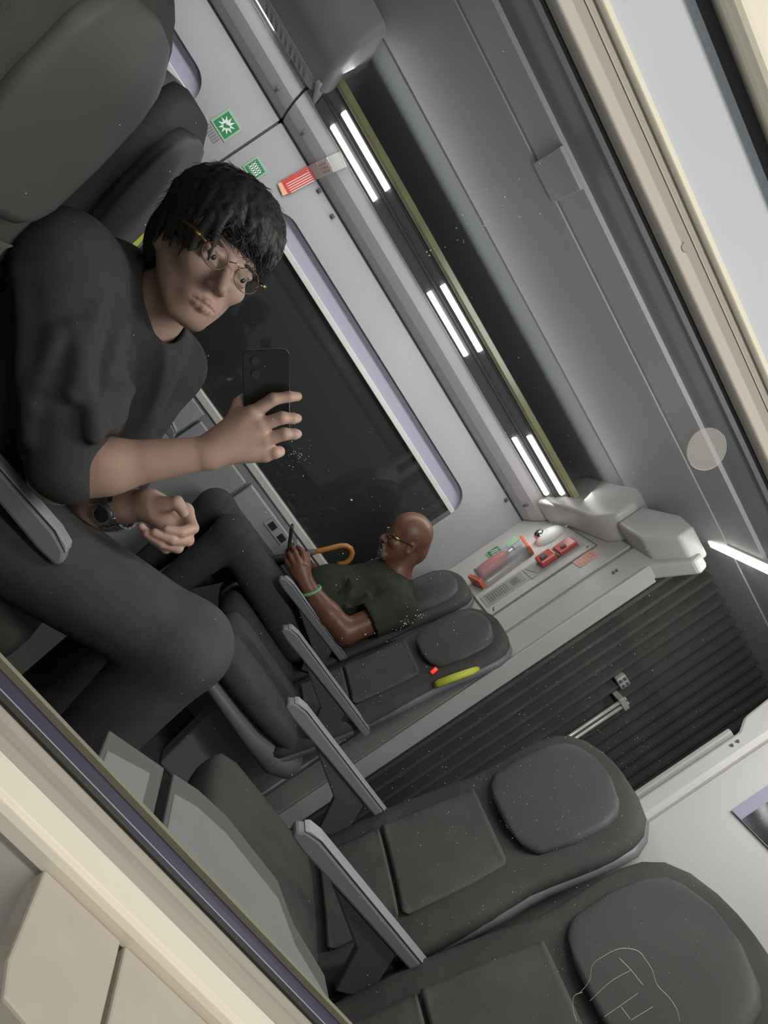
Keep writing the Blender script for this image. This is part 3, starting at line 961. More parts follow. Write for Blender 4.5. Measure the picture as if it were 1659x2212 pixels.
# ------------------------------------------------------------------ smooth bodies: signed distance grid + surface nets
class Sdf:
    def __init__(self, lo, hi, h):
        self.lo = np.array(lo, float)
        self.h = h
        self.n = np.ceil((np.array(hi) - self.lo) / h).astype(int) + 1
        self.d = np.full(self.n, .2, np.float32)

    def _blk(self, blo, bhi, pad):
        a = np.maximum(0, np.floor((np.array(blo) - pad - self.lo) / self.h).astype(int))
        b = np.minimum(self.n, np.ceil((np.array(bhi) + pad - self.lo) / self.h).astype(int) + 1)
        if (b <= a).any():
            return None
        ax = [self.lo[i] + self.h * np.arange(a[i], b[i]) for i in range(3)]
        g = np.meshgrid(*ax, indexing='ij')
        return tuple(slice(a[i], b[i]) for i in range(3)), g

    def _comb(self, sl, d, k, mode):
        a = self.d[sl]
        if mode == 'sub':
            a2, b2 = -a, d
            hh = np.maximum(k - np.abs(a2 - b2), 0) / k if k > 0 else 0
            self.d[sl] = -(np.minimum(a2, b2) - hh * hh * k * .25)
        else:
            hh = np.maximum(k - np.abs(a - d), 0) / k if k > 0 else 0
            self.d[sl] = np.minimum(a, d) - hh * hh * k * .25

    def cone(self, a, b, ra, rb, k=.012, mode='add'):
        a, b = np.array(a, float), np.array(b, float)
        r_ = max(ra, rb)
        q = self._blk(np.minimum(a, b) - r_, np.maximum(a, b) + r_, k + 3 * self.h)
        if q is None:
            return self
        sl, g = q
        ab = b - a
        L2 = max(ab.dot(ab), 1e-12)
        t = np.clip(((g[0] - a[0]) * ab[0] + (g[1] - a[1]) * ab[1] + (g[2] - a[2]) * ab[2]) / L2, 0, 1)
        d = np.sqrt((g[0] - a[0] - t * ab[0]) ** 2 + (g[1] - a[1] - t * ab[1]) ** 2 + (g[2] - a[2] - t * ab[2]) ** 2) - (ra + (rb - ra) * t)
        self._comb(sl, d, k, mode)
        return self

    def ell(self, c, rad, axes=None, k=.012, mode='add'):
        c, rad = np.array(c, float), np.array(rad, float)
        q = self._blk(c - rad.max(), c + rad.max(), k + 3 * self.h)
        if q is None:
            return self
        sl, g = q
        p = [g[i] - c[i] for i in range(3)]
        if axes is not None:
            p = [p[0] * ax_[0] + p[1] * ax_[1] + p[2] * ax_[2] for ax_ in axes]
        k0 = np.sqrt(sum((p[i] / rad[i]) ** 2 for i in range(3)))
        k1 = np.sqrt(sum((p[i] / rad[i] ** 2) ** 2 for i in range(3)))
        d = k0 * (k0 - 1) / np.maximum(k1, 1e-9)
        self._comb(sl, d, k, mode)
        return self

    def half(self, p, n):
        """keep the side the normal points away from"""
        n = np.array(n, float) / np.linalg.norm(n)
        ax = [self.lo[i] + self.h * np.arange(self.n[i]) for i in range(3)]
        pl = ((ax[0] - p[0]) * n[0])[:, None, None] + ((ax[1] - p[1]) * n[1])[None, :, None] + ((ax[2] - p[2]) * n[2])[None, None, :]
        self.d = np.maximum(self.d, pl.astype(np.float32))
        return self

    def mesh(self, name, material, parent=None):
        f = self.d
        f[0], f[-1] = .1, .1
        f[:, 0], f[:, -1] = .1, .1
        f[:, :, 0], f[:, :, -1] = .1, .1
        s = f < 0
        c8 = [s[i:s.shape[0] - 1 + i, j:s.shape[1] - 1 + j, l:s.shape[2] - 1 + l] for i in (0, 1) for j in (0, 1) for l in (0, 1)]
        cnt = sum(c_.astype(np.int8) for c_ in c8)
        act = np.argwhere((cnt > 0) & (cnt < 8))
        idx = np.full(cnt.shape, -1, np.int64)
        idx[act[:, 0], act[:, 1], act[:, 2]] = np.arange(len(act))
        pos = np.zeros((len(act), 3))
        num = np.zeros(len(act))
        co = [(i, j, l) for i in (0, 1) for j in (0, 1) for l in (0, 1)]
        val = {c_: f[act[:, 0] + c_[0], act[:, 1] + c_[1], act[:, 2] + c_[2]].astype(float) for c_ in co}
        for c_ in co:
            for ax in range(3):
                if c_[ax] == 0:
                    d_ = list(c_)
                    d_[ax] = 1
                    d_ = tuple(d_)
                    v0, v1 = val[c_], val[d_]
                    m_ = (v0 < 0) != (v1 < 0)
                    t = np.where(m_, v0 / np.where(m_, v0 - v1, 1), 0)
                    pt = np.array(c_, float)[None, :].repeat(len(act), 0)
                    pt[:, ax] = t
                    pos += np.where(m_[:, None], pt, 0)
                    num += m_
        pos = (pos / np.maximum(num, 1)[:, None] + act) * self.h + self.lo
        quads = []
        for ax in range(3):
            o1, o2 = [(1, 2), (2, 0), (0, 1)][ax]
            a = np.take(s, range(s.shape[ax] - 1), ax)
            b = np.take(s, range(1, s.shape[ax]), ax)
            e = np.argwhere(a != b)
            e = e[(e[:, o1] > 0) & (e[:, o2] > 0) & (e[:, o1] < s.shape[o1] - 1) & (e[:, o2] < s.shape[o2] - 1)]
            ins = a[e[:, 0], e[:, 1], e[:, 2]]

            def cell(d1, d2):
                q = e.copy()
                q[:, o1] -= d1
                q[:, o2] -= d2
                return idx[q[:, 0], q[:, 1], q[:, 2]]
            Q = np.stack([cell(1, 1), cell(0, 1), cell(0, 0), cell(1, 0)], 1)
            Q[~ins] = Q[~ins][:, ::-1]
            quads.append(Q)
        quads = np.concatenate(quads)
        quads = quads[(quads >= 0).all(1)]
        me = bpy.data.meshes.new(name)
        me.vertices.add(len(pos))
        me.vertices.foreach_set('co', pos.astype(np.float32).ravel())
        me.loops.add(len(quads) * 4)
        me.loops.foreach_set('vertex_index', quads.astype(np.int32).ravel())
        me.polygons.add(len(quads))
        me.polygons.foreach_set('loop_start', np.arange(0, len(quads) * 4, 4, dtype=np.int32))
        me.polygons.foreach_set('use_smooth', np.ones(len(quads), bool))
        me.update(calc_edges=True)
        me.validate()
        me.materials.append(material)
        o_ = bpy.data.objects.new(name, me)
        COL.objects.link(o_)
        sm = o_.modifiers.new('smooth', 'SMOOTH')
        sm.factor, sm.iterations = .5, 2
        if parent is not None:
            o_.parent = parent
            o_.matrix_parent_inverse = Matrix.Translation(-Vector(parent.location))
        return o_


def frame(u_, f_):
    u_ = np.array(u_, float)
    u_ /= np.linalg.norm(u_)
    f_ = np.array(f_, float)
    f_ -= u_ * f_.dot(u_)
    f_ /= np.linalg.norm(f_)
    return np.cross(u_, f_), u_, f_


def head_sdf(S, O, fr, nose=1., jaw=1., cr=1.):
    r_, u_, f_ = fr

    def h(a, b, c):
        return np.array(O) + a * r_ + b * u_ + c * f_
    ax = (r_, u_, f_)
    S.ell(h(0, .042, -.094), (.074 * cr, .088 * cr, .092 * cr), ax, .01)
    S.ell(h(0, -.030, -.068), (.062, .078, .066), ax, .02)
    for sg in (-1, 1):
        S.cone(h(sg * .056, -.035, -.088), h(sg * .020, -.104, -.034), .019 * jaw, .016 * jaw, .03)
        S.ell(h(sg * .041, -.028, -.028), (.022, .018, .020), ax, .02)
    S.ell(h(0, -.100, -.026), (.021, .015, .018), ax, .022)
    S.cone(h(-.038, .016, -.018), h(.038, .016, -.018), .011, .011, .018)
    for sg in (-1, 1):
        S.ell(h(sg * .031, -.003, .004), (.019, .013, .014), ax, .012, 'sub')
        S.ell(h(sg * .031, -.002, -.014), (.015, .012, .0125), ax, .003)
        S.cone(h(sg * .031 - .012, .0045, -.006), h(sg * .031 + .012, .0045, -.006), .0058, .0058, .005)
        S.cone(h(sg * .031 - .011, -.0125, -.007), h(sg * .031 + .011, -.0125, -.007), .0045, .0045, .005)
    S.cone(h(0, .004, -.008), h(0, -.038, .017), .0075, .0105 * nose, .012)
    for sg in (-1, 1):
        S.ell(h(sg * .012 * nose, -.043, .004), (.008, .007, .010), ax, .008)
    S.ell(h(0, -.072, -.018), (.032, .022, .019), ax, .02)
    for sg in (-1, 1):
        up_ = [(sg * .027, -.0757, -.0100), (sg * .014, -.0722, -.0015), (sg * .004, -.0700, .0020), (0, -.0706, .0022)]
        lo_ = [(sg * .025, -.0765, -.0100), (sg * .013, -.0800, -.0015), (0, -.0818, .0012)]
        for pl, rs in ((up_, (.0022, .0042, .0050, .0050)), (lo_, (.0022, .0050, .0062))):
            for i in range(len(pl) - 1):
                S.cone(h(*pl[i]), h(*pl[i + 1]), rs[i], rs[i + 1], .004)
        mo = [(sg * .026, -.0760, -.0065), (sg * .014, -.0758, .0025), (0, -.0762, .0066)]
        for i in range(2):
            S.cone(h(*mo[i]), h(*mo[i + 1]), .0010, .0012, .002, 'sub')
    for sg in (-1, 1):
        S.ell(h(sg * .077, -.012, -.095), (.010, .032, .019), ax, .006)
        S.ell(h(sg * .086, -.010, -.090), (.006, .019, .010), ax, .006, 'sub')
    return h


# ------------------------------------------------------------------ young passenger (seat with armrest, facing +x)
yp = tag(empty('person', (-.15, .8, 0)), 'young dark-haired person in a black T-shirt holding up a phone', 'person', 'passengers')
YO = (-.121, .600, 1.236)
YF = frame((-.37, .05, .93), (.45, -.86, .2))
S = Sdf((-.36, .46, .62), (.27, 1.02, 1.42), .0026)
hY = head_sdf(S, YO, YF)
S.cone(hY(0, -.075, -.105), (-.155, .745, 1.045), .050, .058, .02)
S.cone((-.155, .745, 1.045), (-.20, .78, .80), .075, .12, .04)
S.cone((-.17, .75, 1.03), (-.25, .595, 1.02), .05, .055, .03)
S.cone((-.16, .76, 1.03), (-.07, .915, 1.02), .05, .055, .03)
# near arm: upper arm, forearm, hand round the phone
S.cone((-.25, .595, 1.02), (.000, .572, .822), .054, .043, .02)
S.cone((.000, .572, .822), (.030, .576, .885), .044, .0415, .03)
S.cone((.030, .576, .885), (.104, .582, 1.032), .0415, .0275, .03)
Wr = (.104, .582, 1.032)
kn = [(.090, .572, 1.130), (.113, .569, 1.130), (.137, .571, 1.122), (.158, .575, 1.108)]
for q, ra in zip(kn, (.0145, .0145, .0140, .0135)):
    S.cone(Wr, q, .021, ra, .014)
S.cone((.095, .585, 1.06), (.082, .588, 1.115), .020, .012, .015)
fing = [[(.090, .572, 1.130), (.0895, .570, 1.172), (.101, .577, 1.196), (.110, .590, 1.208)],
        [(.113, .569, 1.130), (.122, .565, 1.167), (.134, .573, 1.181), (.140, .590, 1.187)],
        [(.137, .571, 1.122), (.147, .567, 1.155), (.157, .574, 1.168), (.162, .590, 1.172)],
        [(.158, .575, 1.108), (.164, .571, 1.124), (.168, .580, 1.130), (.168, .592, 1.130)]]
for fg in fing:
    for i, (ra, rb) in enumerate(((.0125, .0105), (.0105, .0092), (.0092, .0080))):
        S.cone(fg[i], fg[i + 1], ra, rb, .004)
S.cone((.084, .590, 1.095), (.066, .604, 1.118), .013, .010, .006)
S.cone((.066, .604, 1.118), (.064, .618, 1.128), .010, .009, .004)
# far arm: upper arm down, forearm up to a loosely curled hand
S.cone((-.07, .915, 1.02), (.045, .80, .70), .054, .046, .02)
S.cone((.045, .80, .70), (.090, .735, .775), .044, .040, .02)
S.cone((.090, .735, .775), (.130, .690, .870), .040, .027, .02)
W2 = (.130, .690, .870)
mc = [(.178, .694, .916), (.188, .690, .904), (.190, .686, .888), (.181, .680, .872)]
pp_ = [(.207, .662, .914), (.219, .656, .895), (.219, .652, .873), (.209, .652, .856)]
dd_ = [(.198, .640, .899), (.199, .636, .879), (.194, .638, .860), (.182, .640, .852)]
tt_ = [(.178, .632, .884), (.171, .630, .864), (.165, .632, .851), (.150, .638, .850)]
for a, b, c_, d_, r0 in zip(mc, pp_, dd_, tt_, (1, 1.02, .98, .86)):
    S.cone(W2, a, .022, .0155, .014)
    S.cone(a, b, .0125 * r0, .0115 * r0, .004)
    S.cone(b, c_, .0112 * r0, .0100 * r0, .003)
    S.cone(c_, d_, .0098 * r0, .0082 * r0, .003)
S.cone((.135, .672, .880), (.152, .658, .918), .018, .0125, .010)
S.cone((.152, .658, .922), (.173, .652, .921), .0120, .0095, .004)
bd = S.mesh('body', M_skin, yp)
tag(bd)
# lips tinted, eyes
S = Sdf(np.array(hY(0, -.076, 0)) - .04, np.array(hY(0, -.076, 0)) + .04, .0018)
for sg in (-1, 1):
    up_ = [(sg * .024, -.0752, -.0078), (sg * .014, -.0722, -.0010), (sg * .004, -.0701, .0026), (0, -.0707, .0028)]
    lo_ = [(sg * .022, -.0768, -.0078), (sg * .013, -.0799, -.0010), (0, -.0817, .0018)]
    for pl, rs in ((up_, (.0016, .0040, .0048, .0048)), (lo_, (.0016, .0048, .0060))):
        for i in range(len(pl) - 1):
            S.cone(hY(*pl[i]), hY(*pl[i + 1]), rs[i], rs[i + 1], .003)
    mo = [(sg * .026, -.0760, -.0060), (sg * .014, -.0758, .0030), (0, -.0762, .0072)]
    for i in range(2):
        S.cone(hY(*mo[i]), hY(*mo[i + 1]), .0012, .0014, .002, 'sub')
S.mesh('lips', M_lipskin, yp)


def ball(name, c, r_, mtl, parent, sq=(1, 1, 1), n=14):
    rings_ = []
    for i in range(1, n):
        a = math.pi * i / n
        rings_.append([(c[0] + sq[0] * r_ * math.sin(a) * math.cos(2 * math.pi * k / 16), c[1] + sq[1] * r_ * math.sin(a) * math.sin(2 * math.pi * k / 16), c[2] - sq[2] * r_ * math.cos(a)) for k in range(16)])
    o_ = MB().loft(rings_).build(name, mtl, smooth=True)
    o_.parent = parent
    if parent is not None:
        o_.matrix_parent_inverse = Matrix.Translation(-Vector(parent.location))
    return o_


def kid(b, name, mtl, parent, **k):
    o_ = b.build(name, mtl, **k)
    o_.parent = parent
    o_.matrix_parent_inverse = Matrix.Translation(-Vector(parent.location))
    return o_


for sg in (-1, 1):
    e = ball('eye', hY(sg * .031, -.004, -.0125), .0118, M_eyew, yp)
    o = ball('iris', hY(sg * .031 + .003, -.0055, -.0060), .0062, M_iris, None)
    o.parent = e
    o.matrix_parent_inverse = Matrix.Identity(4)
    kid(MB().tube([hY(sg * .031 + t * .020, .013 + .004 * (1 - t * t), -.004 - .008 * t * t) for t in np.linspace(-1, 1, 7)], [.0012, .0022, .0026, .0028, .0026, .0022, .0012], 6), 'eyebrow', M_hair, yp, smooth=True)
# hair: swept cap with many locks, then fine loose strands
S = Sdf(np.array(YO) + (-.26, -.13, -.14), np.array(YO) + (.16, .27, .20), .0026)
ax = YF
S.ell(hY(0, .050, -.094), (.086, .088, .096), ax, .01)
S.ell(hY(-.01, .0, -.130), (.082, .090, .074), ax, .02)
S.ell(hY(0, -.050, .010), (.064, .076, .085), ax, .006, 'sub')
S.ell(hY(.0, -.10, -.05), (.10, .07, .10), ax, .01, 'sub')
rnd = random.Random(3)


def on_head(az, elv, r_=1.):
    ce = math.cos(elv) if elv > 0 else 1 + .10 * elv
    return hY(.088 * r_ * math.sin(az) * ce, .050 + .090 * r_ * (math.sin(elv) if elv > 0 else elv), -.094 + .098 * r_ * math.cos(az) * ce)


def lock(az, e0, e1, sw, n=5, lift=.0):
    pts = []
    for i in range(n):
        t = i / (n - 1)
        pts.append(on_head(az + sw * t + .10 * math.sin(5 * t + az * 7), e0 + (e1 - e0) * t, 1.0 + .05 * math.sin(math.pi * t) + lift * t))
    return pts


for i in range(170):
    az = rnd.uniform(-2.8, 2.8)
    fringe = math.cos(az) > .25
    if fringe:
        e1 = rnd.uniform(-.22, .12) - .30 * max(0, math.sin(az)) + .10 * max(0, -math.sin(az))
    else:
        e1 = rnd.uniform(-.75, -.2)
    if -1.9 < az < -.75:
        e1 = rnd.uniform(-.95, -.45)
    pl = lock(az, rnd.uniform(.9, 1.45), e1, rnd.uniform(.1, .75), 6, rnd.uniform(0, .08))
    rs = [.008, .009, .009, .0075, .005, .0022]
    for j in range(5):
        S.cone(pl[j], pl[j + 1], rs[j], rs[j + 1], .0025)
hair = S.mesh('hair', M_hair, yp)
sb = MB()
for i in range(1500):
    az = rnd.uniform(-2.9, 2.9)
    e0 = rnd.uniform(-.1, 1.4)
    ln = rnd.uniform(.25, .7)
    lo_ = -.28 - .25 * max(0, math.sin(az)) if math.cos(az) > .2 else -.8
    e1 = max(lo_, e0 - ln)
    sw = rnd.uniform(-.2, .7)
    rr0 = rnd.uniform(1.03, 1.09)
    fl = rnd.choice((0, 0, .02, .05, .10, .15))
    pl = [on_head(az + sw * t + .12 * math.sin(6 * t + i), e0 + (e1 - e0) * t, rr0 + fl * t * t) for t in (0, .33, .66, 1)]
    sb.tube(pl, [.0007, .0007, .0006, .0002], 3, cap=False)
kid(sb, 'stray_hair', M_hair, yp)['kind'] = 'stuff'
# T-shirt
S = Sdf((-.46, .42, .50), (.16, 1.08, 1.20), .0036)
S.cone((-.18, .755, .985), (-.20, .82, .60), .150, .175, .03)
S.ell((-.11, .75, .955), (.105, .13, .13), None, .05)
S.cone((-.06, .76, .90), (-.04, .78, .74), .09, .10, .06)
S.cone((-.175, .755, 1.055), (-.25, .595, 1.025), .062, .078, .04)
S.cone((-.165, .76, 1.055), (-.06, .915, 1.02), .062, .072, .04)
S.cone((-.06, .915, 1.02), (.005, .87, .865), .072, .066, .03)
for i in range(16):   # cloth folds
    a = np.array((rnd.uniform(-.2, .0), rnd.uniform(.58, .72), rnd.uniform(.75, 1.02)))
    S.cone(a, a + (rnd.uniform(-.02, .07), rnd.uniform(-.03, .03), rnd.uniform(-.15, -.06)), .012, .006, .02)
S.cone((-.25, .595, 1.025), (-.004, .570, .838), .080, .062, .03)
d_ = np.array((.24, -.02, -.163))
du = d_ / np.linalg.norm(d_)
v1 = np.cross(du, (0, 1., 0))
v1 /= np.linalg.norm(v1)
v2 = np.cross(du, v1)
for i in range(14):
    an = rnd.uniform(0, 6.28)
    t0, t1 = rnd.uniform(-.1, .5), rnd.uniform(.6, .97)
    rr = .074
    p0 = np.array((-.25, .595, 1.025)) + d_ * t0 + rr * (math.cos(an) * v1 + math.sin(an) * v2)
    an += rnd.uniform(-.7, .7)
    p1 = np.array((-.25, .595, 1.025)) + d_ * t1 + rr * (math.cos(an) * v1 + math.sin(an) * v2)
    S.cone(p0, p1, .008, .010, .022)
for p0, p1 in (((-.20, .62, .99), (-.02, .70, .80)), ((-.17, .64, 1.02), (.0, .72, .86)), ((-.22, .61, .93), (-.08, .64, .72)), ((-.10, .66, 1.03), (.02, .76, .92)), ((-.18, .63, .86), (.0, .69, .74))):
    S.cone(p0, p1, .018, .012, .035)
S.cone((.060, .579, .945), (.104, .582, 1.032), .068, .068, .008, 'sub')
S.cone((-.145, .715, 1.085), hY(0, -.075, -.10), .067, .058, .006, 'sub')
S.ell((-.118, .70, 1.075), (.040, .050, .035), None, .01, 'sub')
S.mesh('t_shirt', M_black, yp)
kid(MB().tube([(-.145 + .069 * math.cos(a) * .95 + .012, .712 + .069 * math.sin(a), 1.070 - .022 * math.cos(a) + .004) for a in np.linspace(-2.4, 1.6, 22)], .0052, 8), 'neck_rib', M_black, yp, smooth=True)
kid(MB().tube([(-.135 + .060 * math.cos(a), .708 + .060 * math.sin(a), 1.070 - .026 * math.cos(a)) for a in np.linspace(-2.2, 1.4, 24)], .0018, 6), 'necklace', M_silver, yp, smooth=True)
em = MB()
for i in range(14):
    a = rnd.random() * 6.28
    q = np.array((-.060 + .012 * math.cos(a) * rnd.random(), .607, .965 + .012 * math.sin(a) * rnd.random()))
    em.tube([q, q + (.004, -.004, .003)], .0016, 5)
kid(em, 'shirt_emblem', M_labelorange, yp)
# trousers and shoes
S = Sdf((-.36, .50, .04), (.68, 1.08, .92), .0065)
S.cone((-.16, .70, .57), (.385, .665, .762), .108, .086, .03)
S.cone((.385, .665, .762), (.52, .69, .14), .088, .060, .03)
S.cone((-.16, .92, .58), (.36, .93, .60), .105, .080, .03)
S.cone((.36, .93, .60), (.40, .95, .12), .080, .060, .03)
S.cone((-.2, .72, .60), (-.2, .92, .60), .13, .13, .05)
S.mesh('trousers', M_trouser, yp)
for x, y in ((.53, .69), (.41, .95)):
    S = Sdf((x - .10, y - .08, -.01), (x + .24, y + .08, .16), .006)
    S.cone((x - .02, y, .05), (x + .15, y, .042), .045, .036, .02)
    S.cone((x - .01, y, .06), (x, y, .13), .045, .048, .02)
    S.half((0, 0, .0), (0, 0, -1))
    S.mesh('shoe', M_seal, yp)
# spectacles: slim temple with gold hinge, thin frames
gs = bpy.data.objects.new('spectacles', None)
gs.parent = yp
COL.objects.link(gs)


def gk(b, name, mtl):
    o_ = b.build(name, mtl, smooth=True)
    o_.parent = gs
    o_.matrix_parent_inverse = Matrix.Translation(-Vector(yp.location))
    return o_


for sg in (-1, 1):
    ring = [hY(sg * .033 + .023 * math.cos(a), -.004 + .019 * math.sin(a), .016 - .004 * abs(math.cos(a))) for a in np.linspace(0, 2 * math.pi, 25)]
    gk(MB().tube(ring, .0008, 6), 'rim', M_tort)
    gk(MB().add([hY(sg * .033, -.004, .016)] + ring[:-1], [(0, i + 1, (i + 1) % 24 + 1) for i in range(24)]), 'lens', M_lens)
    gk(MB().tube([hY(sg * .056, .004, .012), hY(sg * .074, .009, -.004), hY(sg * .084, .014, -.05), hY(sg * .084, .012, -.11)], [.002, .003, .003, .0025], 8), 'temple_arm', M_tort)
    gk(MB().tube([hY(sg * .066, .007, .004), hY(sg * .076, .009, -.008)], .0030, 8), 'hinge', M_gold)
gk(MB().tube([hY(-.011, .002, .017), hY(0, .007, .022), hY(.011, .002, .017)], .0012, 6), 'bridge', M_gold)
# wrist watch with a link bracelet
wt = bpy.data.objects.new('wrist_watch', None)
wt.parent = yp
COL.objects.link(wt)
A0, A1 = np.array((.098, .722, .795)), np.array((.113, .708, .830))
dv = (A1 - A0) / np.linalg.norm(A1 - A0)
n1 = np.cross(dv, (0, 0, 1.))
n1 /= np.linalg.norm(n1)
n2 = np.cross(n1, dv)
ctr = (A0 + A1) / 2
for i in range(18):
    a = 2 * math.pi * i / 18
    rad = .040
    c_ = ctr + rad * (math.cos(a) * n1 + math.sin(a) * n2)
    tn = -math.sin(a) * n1 + math.cos(a) * n2
    no = math.cos(a) * n1 + math.sin(a) * n2
    b = MB()
    for off in (-.014, .0, .014):
        q = [c_ + dv * (off - .006) - tn * .006, c_ + dv * (off + .006) - tn * .006, c_ + dv * (off + .006) + tn * .006, c_ + dv * (off - .006) + tn * .006]
        b.prism(q, -no * .002, no * (.0025 if off else .004))
    o = b.build('bracelet_link', M_silver)
    o.parent = wt
    o.matrix_parent_inverse = Matrix.Translation(-Vector(yp.location))
tow = np.array((0, -1., .1))
tow -= dv * tow.dot(dv)
tow /= np.linalg.norm(tow)
o = MB().tube([ctr + tow * .037, ctr + tow * .048], [.019, .017], 20).build('watch_case', M_silver, smooth=False)
o.parent = wt
o.matrix_parent_inverse = Matrix.Translation(-Vector(yp.location))
o = MB().tube([ctr + tow * .048, ctr + tow * .0495], .0145, 20).build('watch_dial', M_seal)
o.parent = wt
o.matrix_parent_inverse = Matrix.Translation(-Vector(yp.location))
# phone held up
ph = tag(empty('phone', (.085, .600, 1.163)), 'black phone held upright by the young dark-haired person', 'phone')
e1 = Vector((.040, 0.012, .064)).normalized()
e2 = Vector((-.137, -.040, .094))
e2 = (e2 - e1 * e2.dot(e1)).normalized()
e3 = e1.cross(e2).normalized()
hw, hh_, rr_ = .0378, .083, .010
ol_ = []
for cx, cz, s0 in ((hw - rr_, hh_ - rr_, 0), (-hw + rr_, hh_ - rr_, 1), (-hw + rr_, -hh_ + rr_, 2), (hw - rr_, -hh_ + rr_, 3)):
    for k in range(5):
        a = (s0 + k / 4) * math.pi / 2
        ol_.append(e1 * (cx + rr_ * math.cos(a)) + e2 * (cz + rr_ * math.sin(a)))
MB().prism(ol_, -e3 * .004, e3 * .004).build('phone_body', M_phone, ph)
MB().tube([q * 1.006 for q in ol_] + [ol_[0] * 1.006], .0012, 6).build('phone_rim', M_phone_edge, ph, smooth=True)
sgn = 1 if e3.y < 0 else -1
for dx, dz in ((-.018, .066), (-.018, .044)):
    c_ = e1 * dx + e2 * dz
    MB().tube([c_ + e3 * sgn * .0035, c_ + e3 * sgn * .0055], .0075, 16).build('camera_lens', M_seal, ph, smooth=False)

# ------------------------------------------------------------------ bald passenger facing -x
bp = tag(empty('person', (1.15, 2.33, 0)), 'bald bearded person in a dark polo shirt looking down at a phone', 'person', 'passengers')
BO = (.988, 2.33, 1.190)
BF = frame((-.45, 0, .89), (-.88, -.06, -.45))
S = Sdf((.66, 2.0, .60), (1.40, 2.62, 1.42), .0036)
hB = head_sdf(S, BO, BF, 1.25, 1.1, 1.09)
S.cone(hB(0, -.06, -.115), (1.20, 2.33, 1.06), .062, .068, .02)
S.ell(hB(0, -.02, -.175), (.055, .05, .03), BF, .03)
S.cone((1.20, 2.33, 1.05), (1.16, 2.33, .80), .10, .14, .04)
S.cone((1.20, 2.31, 1.04), (1.23, 2.13, 1.03), .06, .065, .03)
S.cone((1.20, 2.35, 1.04), (1.22, 2.53, 1.03), .06, .065, .03)
S.cone((1.23, 2.13, 1.03), (1.165, 2.09, .805), .062, .052, .02)
S.cone((1.165, 2.09, .805), (1.06, 2.11, .79), .052, .050, .02)
S.cone((1.06, 2.11, .79), (.925, 2.15, .782), .050, .033, .02)
Wb = (.925, 2.15, .782)
for j, (q, pz, tz) in enumerate((((.852, 2.165, .822), (.800, 2.205, .842), (.782, 2.235, .835)), ((.840, 2.16, .806), (.784, 2.19, .818), (.764, 2.228, .815)), ((.836, 2.16, .788), (.784, 2.185, .794), (.766, 2.222, .792)), ((.840, 2.165, .770), (.796, 2.19, .770), (.780, 2.22, .772)))):
    S.cone(Wb, q, .026, .018, .016)
    S.cone(q, pz, .0145, .012, .005)
    S.cone(pz, tz, .012, .010, .005)
S.cone((.88, 2.175, .812), (.825, 2.215, .852), .017, .012, .01)
S.cone((1.22, 2.53, 1.03), (1.12, 2.52, .80), .062, .052, .02)
S.cone((1.12, 2.52, .80), (.90, 2.38, .79), .050, .033, .02)
S.cone((.90, 2.38, .79), (.83, 2.33, .80), .032, .026, .02)
S.cone((.83, 2.33, .80), (.79, 2.28, .805), .022, .014, .01)
S.mesh('body', M_skin_d, bp)
# beard
S = Sdf(np.array(hB(0, -.09, -.02)) - .09, np.array(hB(0, -.09, -.02)) + .09, .003)
S.ell(hB(0, -.104, -.026), (.030, .024, .026), BF, .01)
for sg in (-1, 1):
    S.cone(hB(sg * .024, -.062, -.002), hB(sg * .026, -.095, -.016), .008, .012, .01)
    S.cone(hB(sg * .026, -.098, -.018), hB(sg * .060, -.050, -.072), .012, .007, .01)
S.cone(hB(-.022, -.060, .004), hB(.022, -.060, .004), .006, .006, .006)
S.mesh('beard', M_beard, bp)
for sg in (-1, 1):
    e = ball('eye', hB(sg * .031, -.004, -.0105), .0118, M_eyew, bp)
g2_ = bpy.data.objects.new('spectacles', None)
g2_.parent = bp
COL.objects.link(g2_)
for sg in (-1, 1):
    ring = [hB(sg * .033 + .023 * math.cos(a), -.006 + .016 * math.sin(a), .014 - .004 * abs(math.cos(a))) for a in np.linspace(0, 2 * math.pi, 21)]
    for b, nm, mt in ((MB().tube(ring, .0020, 6), 'rim', M_seal),
                      (MB().tube([hB(sg * .056, .0, .010), hB(sg * .078, .004, -.020), hB(sg * .082, .006, -.06), hB(sg * .083, .004, -.100)], .0026, 6), 'temple_arm', M_seal),
                      (MB().tube([hB(sg * .070, .002, -.004), hB(sg * .0805, .005, -.028)], .0040, 6), 'temple_trim', M_gold)):
        o = b.build(nm, mt, smooth=True)
        o.parent = g2_
        o.matrix_parent_inverse = Matrix.Translation(-Vector(bp.location))
# polo shirt
S = Sdf((.86, 1.98, .52), (1.44, 2.70, 1.22), .0055)
S.cone((1.205, 2.33, 1.00), (1.16, 2.33, .66), .155, .185, .04)
S.ell((1.10, 2.33, .80), (.16, .18, .17), None, .05)
S.cone((1.205, 2.33, 1.07), (1.23, 2.14, 1.035), .07, .082, .04)
S.cone((1.205, 2.33, 1.07), (1.225, 2.52, 1.035), .07, .082, .04)
S.cone((1.23, 2.14, 1.035), (1.185, 2.10, .895), .084, .078, .03)
S.cone((1.225, 2.52, 1.035), (1.14, 2.53, .88), .084, .078, .03)
for i in range(12):
    a = np.array((rnd.uniform(1.0, 1.2), rnd.uniform(2.14, 2.2), rnd.uniform(.75, 1.0)))
    S.cone(a, a + (rnd.uniform(-.06, .06), 0, rnd.uniform(-.12, -.04)), .012, .006, .02)
da = np.array((-.045, -.02, -.14))
S.cone(np.array((1.183, 2.098, .885)) + da * .05, np.array((1.183, 2.098, .885)) + da * 1.2, .082, .095, .004, 'sub')
S.cone((1.18, 2.33, 1.10), hB(0, -.06, -.115), .078, .070, .006, 'sub')
S.mesh('polo_shirt', M_blackgreen, bp)
